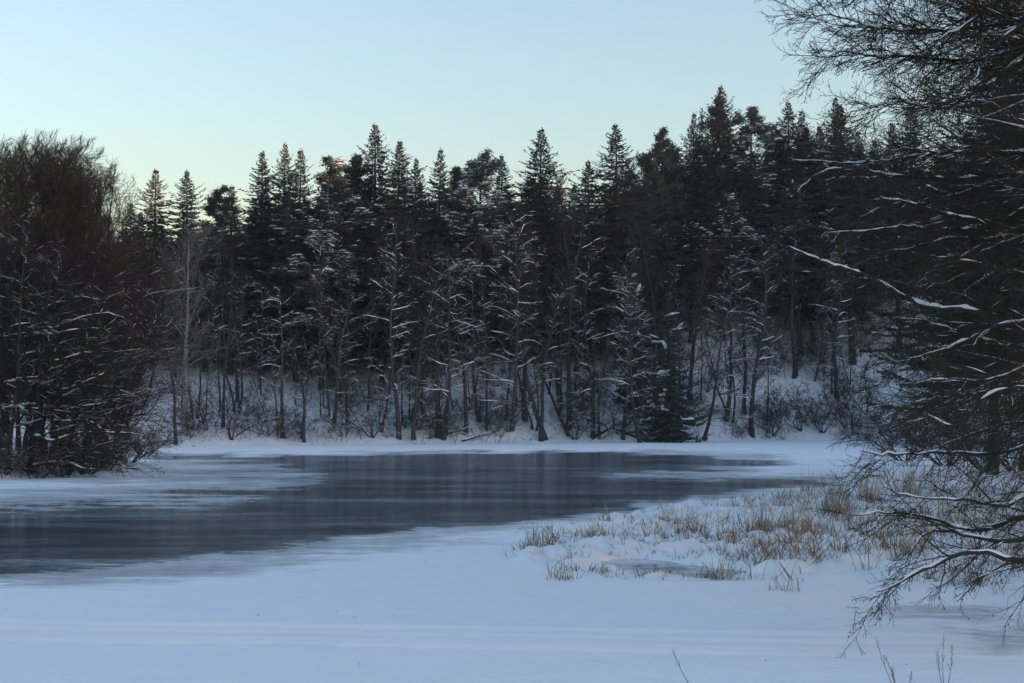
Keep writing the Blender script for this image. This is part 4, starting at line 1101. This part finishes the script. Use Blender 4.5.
# the uncountable rest
rg = np.random.default_rng(5)
N = 46000
px = rg.uniform(500, 1120, N); py = rg.uniform(466, 606, N)
xy = np.array([G(a, b_, .1) for a, b_ in zip(px, py)]); X, Y = xy[:, 0], xy[:, 1]
sd = poly_sd(SPIT, X, Y); hs = spit_h(X, Y)
dn = .34 - .08 * sstep(740, 820, px) * (.35 + .65 * sstep(478, 492, py)) + .2 * sstep(.5, .0, sd)
cl = sstep(.40, .64, fbm(X * .55, Y * .55, 81, 3) * .6 + .4 * vnoise(X * 1.7, Y * 1.7, 83))
keep = (sd > .1) & (hs > .04) & (rg.random(N) < dn * cl * 1.2)
X, Y, hs, pxk = X[keep], Y[keep], hs[keep], px[keep]
k = 3
X3 = np.repeat(X, k) + rg.normal(0, .09, len(X) * k); Y3 = np.repeat(Y, k) + rg.normal(0, .09, len(X) * k)
n = len(X3); z = np.maximum(spit_h(X3, Y3), 0) - .03
big = sstep(720, 800, np.repeat(pxk, k))
h = rg.uniform(.08, .38, n) * (.75 + 2.0 * big * rg.random(n) ** 1.5)
d = np.stack([rg.normal(0, .45, n), rg.normal(0, .45, n), np.ones(n)], -1)
pts = grow(np.stack([X3, Y3, z], -1), d, h, 4, .12, (0, 0, -.5), rg)
wd = np.tile(.0075 * np.array((.8, 1, .9, .6, .15)), (n, 1)) * rg.uniform(.6, 1.3, (n, 1))
half = rg.random(n) < .55
o = obj('dry_reeds', blade_mesh([(pts[half], wd[half])], 'dry_reeds', M['reed'])); o['kind'] = 'stuff'; tag(o, 'dry tan reed stalks spread all over the snowy spit', 'reeds')
o = obj('dead_sedge', blade_mesh([(pts[~half], wd[~half])], 'dead_sedge', M['sedge'])); o['kind'] = 'stuff'; tag(o, 'short brown dead sedge poking from the snow of the spit', 'sedge')
# dry grass at the foot of the alder clump
n = 2600; rg = np.random.default_rng(6)
gx = rg.uniform(-27, -20.5, n); gy = rg.uniform(57, 78, n); gd = -poly_sd(RIVER, gx, gy); kk = (gd > .0) & (gd < 3.0)
gx, gy = gx[kk], gy[kk]; n = len(gx); gz = terrain(gx, gy) - .03
pts = grow(np.stack([gx, gy, gz], -1), np.stack([rg.normal(0, .25, n), rg.normal(0, .25, n), np.ones(n)], -1), rg.uniform(.3, 1.0, n), 4, .1, (0, 0, -.3), rg)
o = obj('dry_grass', blade_mesh([(pts, np.tile(.014 * np.array((.8, 1, .9, .6, .15)), (n, 1)))], 'dry_grass', M['sedge'])); o['kind'] = 'stuff'; tag(o, 'dry brown grass along the foot of the alder clump', 'grass')
rg = np.random.default_rng(8); n = 90
lx = rg.uniform(-8, 9, n); ly = rg.uniform(15, 34, n)
pts = grow(np.stack([lx, ly, np.full(n, .075)], -1), np.stack([rg.normal(0, 1, n), rg.normal(0, 1, n), rg.normal(0, .05, n)], -1), rg.uniform(.02, .09, n), 4, .25, (0, 0, 0), rg)
o = obj('leaf_litter', blade_mesh([(pts, np.tile(.006 * np.array((.8, 1, .9, .6, .2)), (n, 1)))], 'leaf_litter', M['sedge'])); o['kind'] = 'stuff'; tag(o, 'tiny bits of leaf and bark scattered on the near snow', 'litter')
# thin stalks on the near ice
def stalk(px, py, tips, Y, label):
    x, z0 = P(px, py, Y)[0], 0.0
    e = bpy.data.objects.new('grass_stalk', None); COL.objects.link(e); e.location = (x, Y, 0.02)
    tag(e, label, 'grass', 'dry stalks in the near snow')
    for i, (tx, ty) in enumerate(tips):
        tip = P(tx, ty, Y) - np.array((x, Y, .02)); q = np.linspace(0, 1, 7)[:, None]
        p = tip * q + np.array((.02, 0, 0)) * np.sin(q * 3.1) * (1 if i % 2 else -1)
        g = Geo(); tubes(g, p[None], np.array([.0045 * (1 - .7 * q[:, 0])]), 4)
        rg_ = np.random.default_rng(i); pp, d, L, r = spawn(p[None], np.full((1, 7), .003), np.array([.35]), 10, .5, 1, R(15), R(35), .15, .35, rg_)
        b_ = grow(pp, d, L, 3, .1, (0, 0, 0), rg_); tubes(g, b_, np.full((len(pp), 4), .0022), 3)
        obj('stalk', g.mesh('stalk', M['sedge']), e)
stalk(900, 700, [(876, 638), (884, 655), (893, 668), (912, 672)], 14.6, 'bunch of dry stalks under the drooping alder twigs at the frame bottom')
stalk(693, 690, [(673, 650)], 15.2, 'single thin stalk leaning in the near snow')
stalk(945, 690, [(944, 636), (952, 645), (938, 650)], 14.8, 'pair of dry stalks at the lower right corner')

# ------------------------------------------------------------------ thin winter haze over the valley
m = bpy.data.materials.new('valley_haze'); m.use_nodes = True
nt = m.node_tree; nt.nodes.clear()
ou = nt.nodes.new('ShaderNodeOutputMaterial'); pv = nt.nodes.new('ShaderNodeVolumePrincipled')
pv.inputs['Color'].default_value = (0.9, 0.93, 1.0, 1); pv.inputs['Density'].default_value = 0.0002
nt.links.new(pv.outputs[0], ou.inputs['Volume'])
x0, x1, y0, y1, z0, z1 = -460, 460, -460, 940, -3, 75
V = [(x, y, z) for x in (x0, x1) for y in (y0, y1) for z in (z0, z1)]
F = [(0, 1, 3, 2), (4, 6, 7, 5), (0, 4, 5, 1), (2, 3, 7, 6), (0, 2, 6, 4), (1, 5, 7, 3)]
hz = obj('haze', mesh_np('haze', V, np.array(F), m)); hz['kind'] = 'stuff'; tag(hz, 'thin winter haze over the whole valley', 'haze')
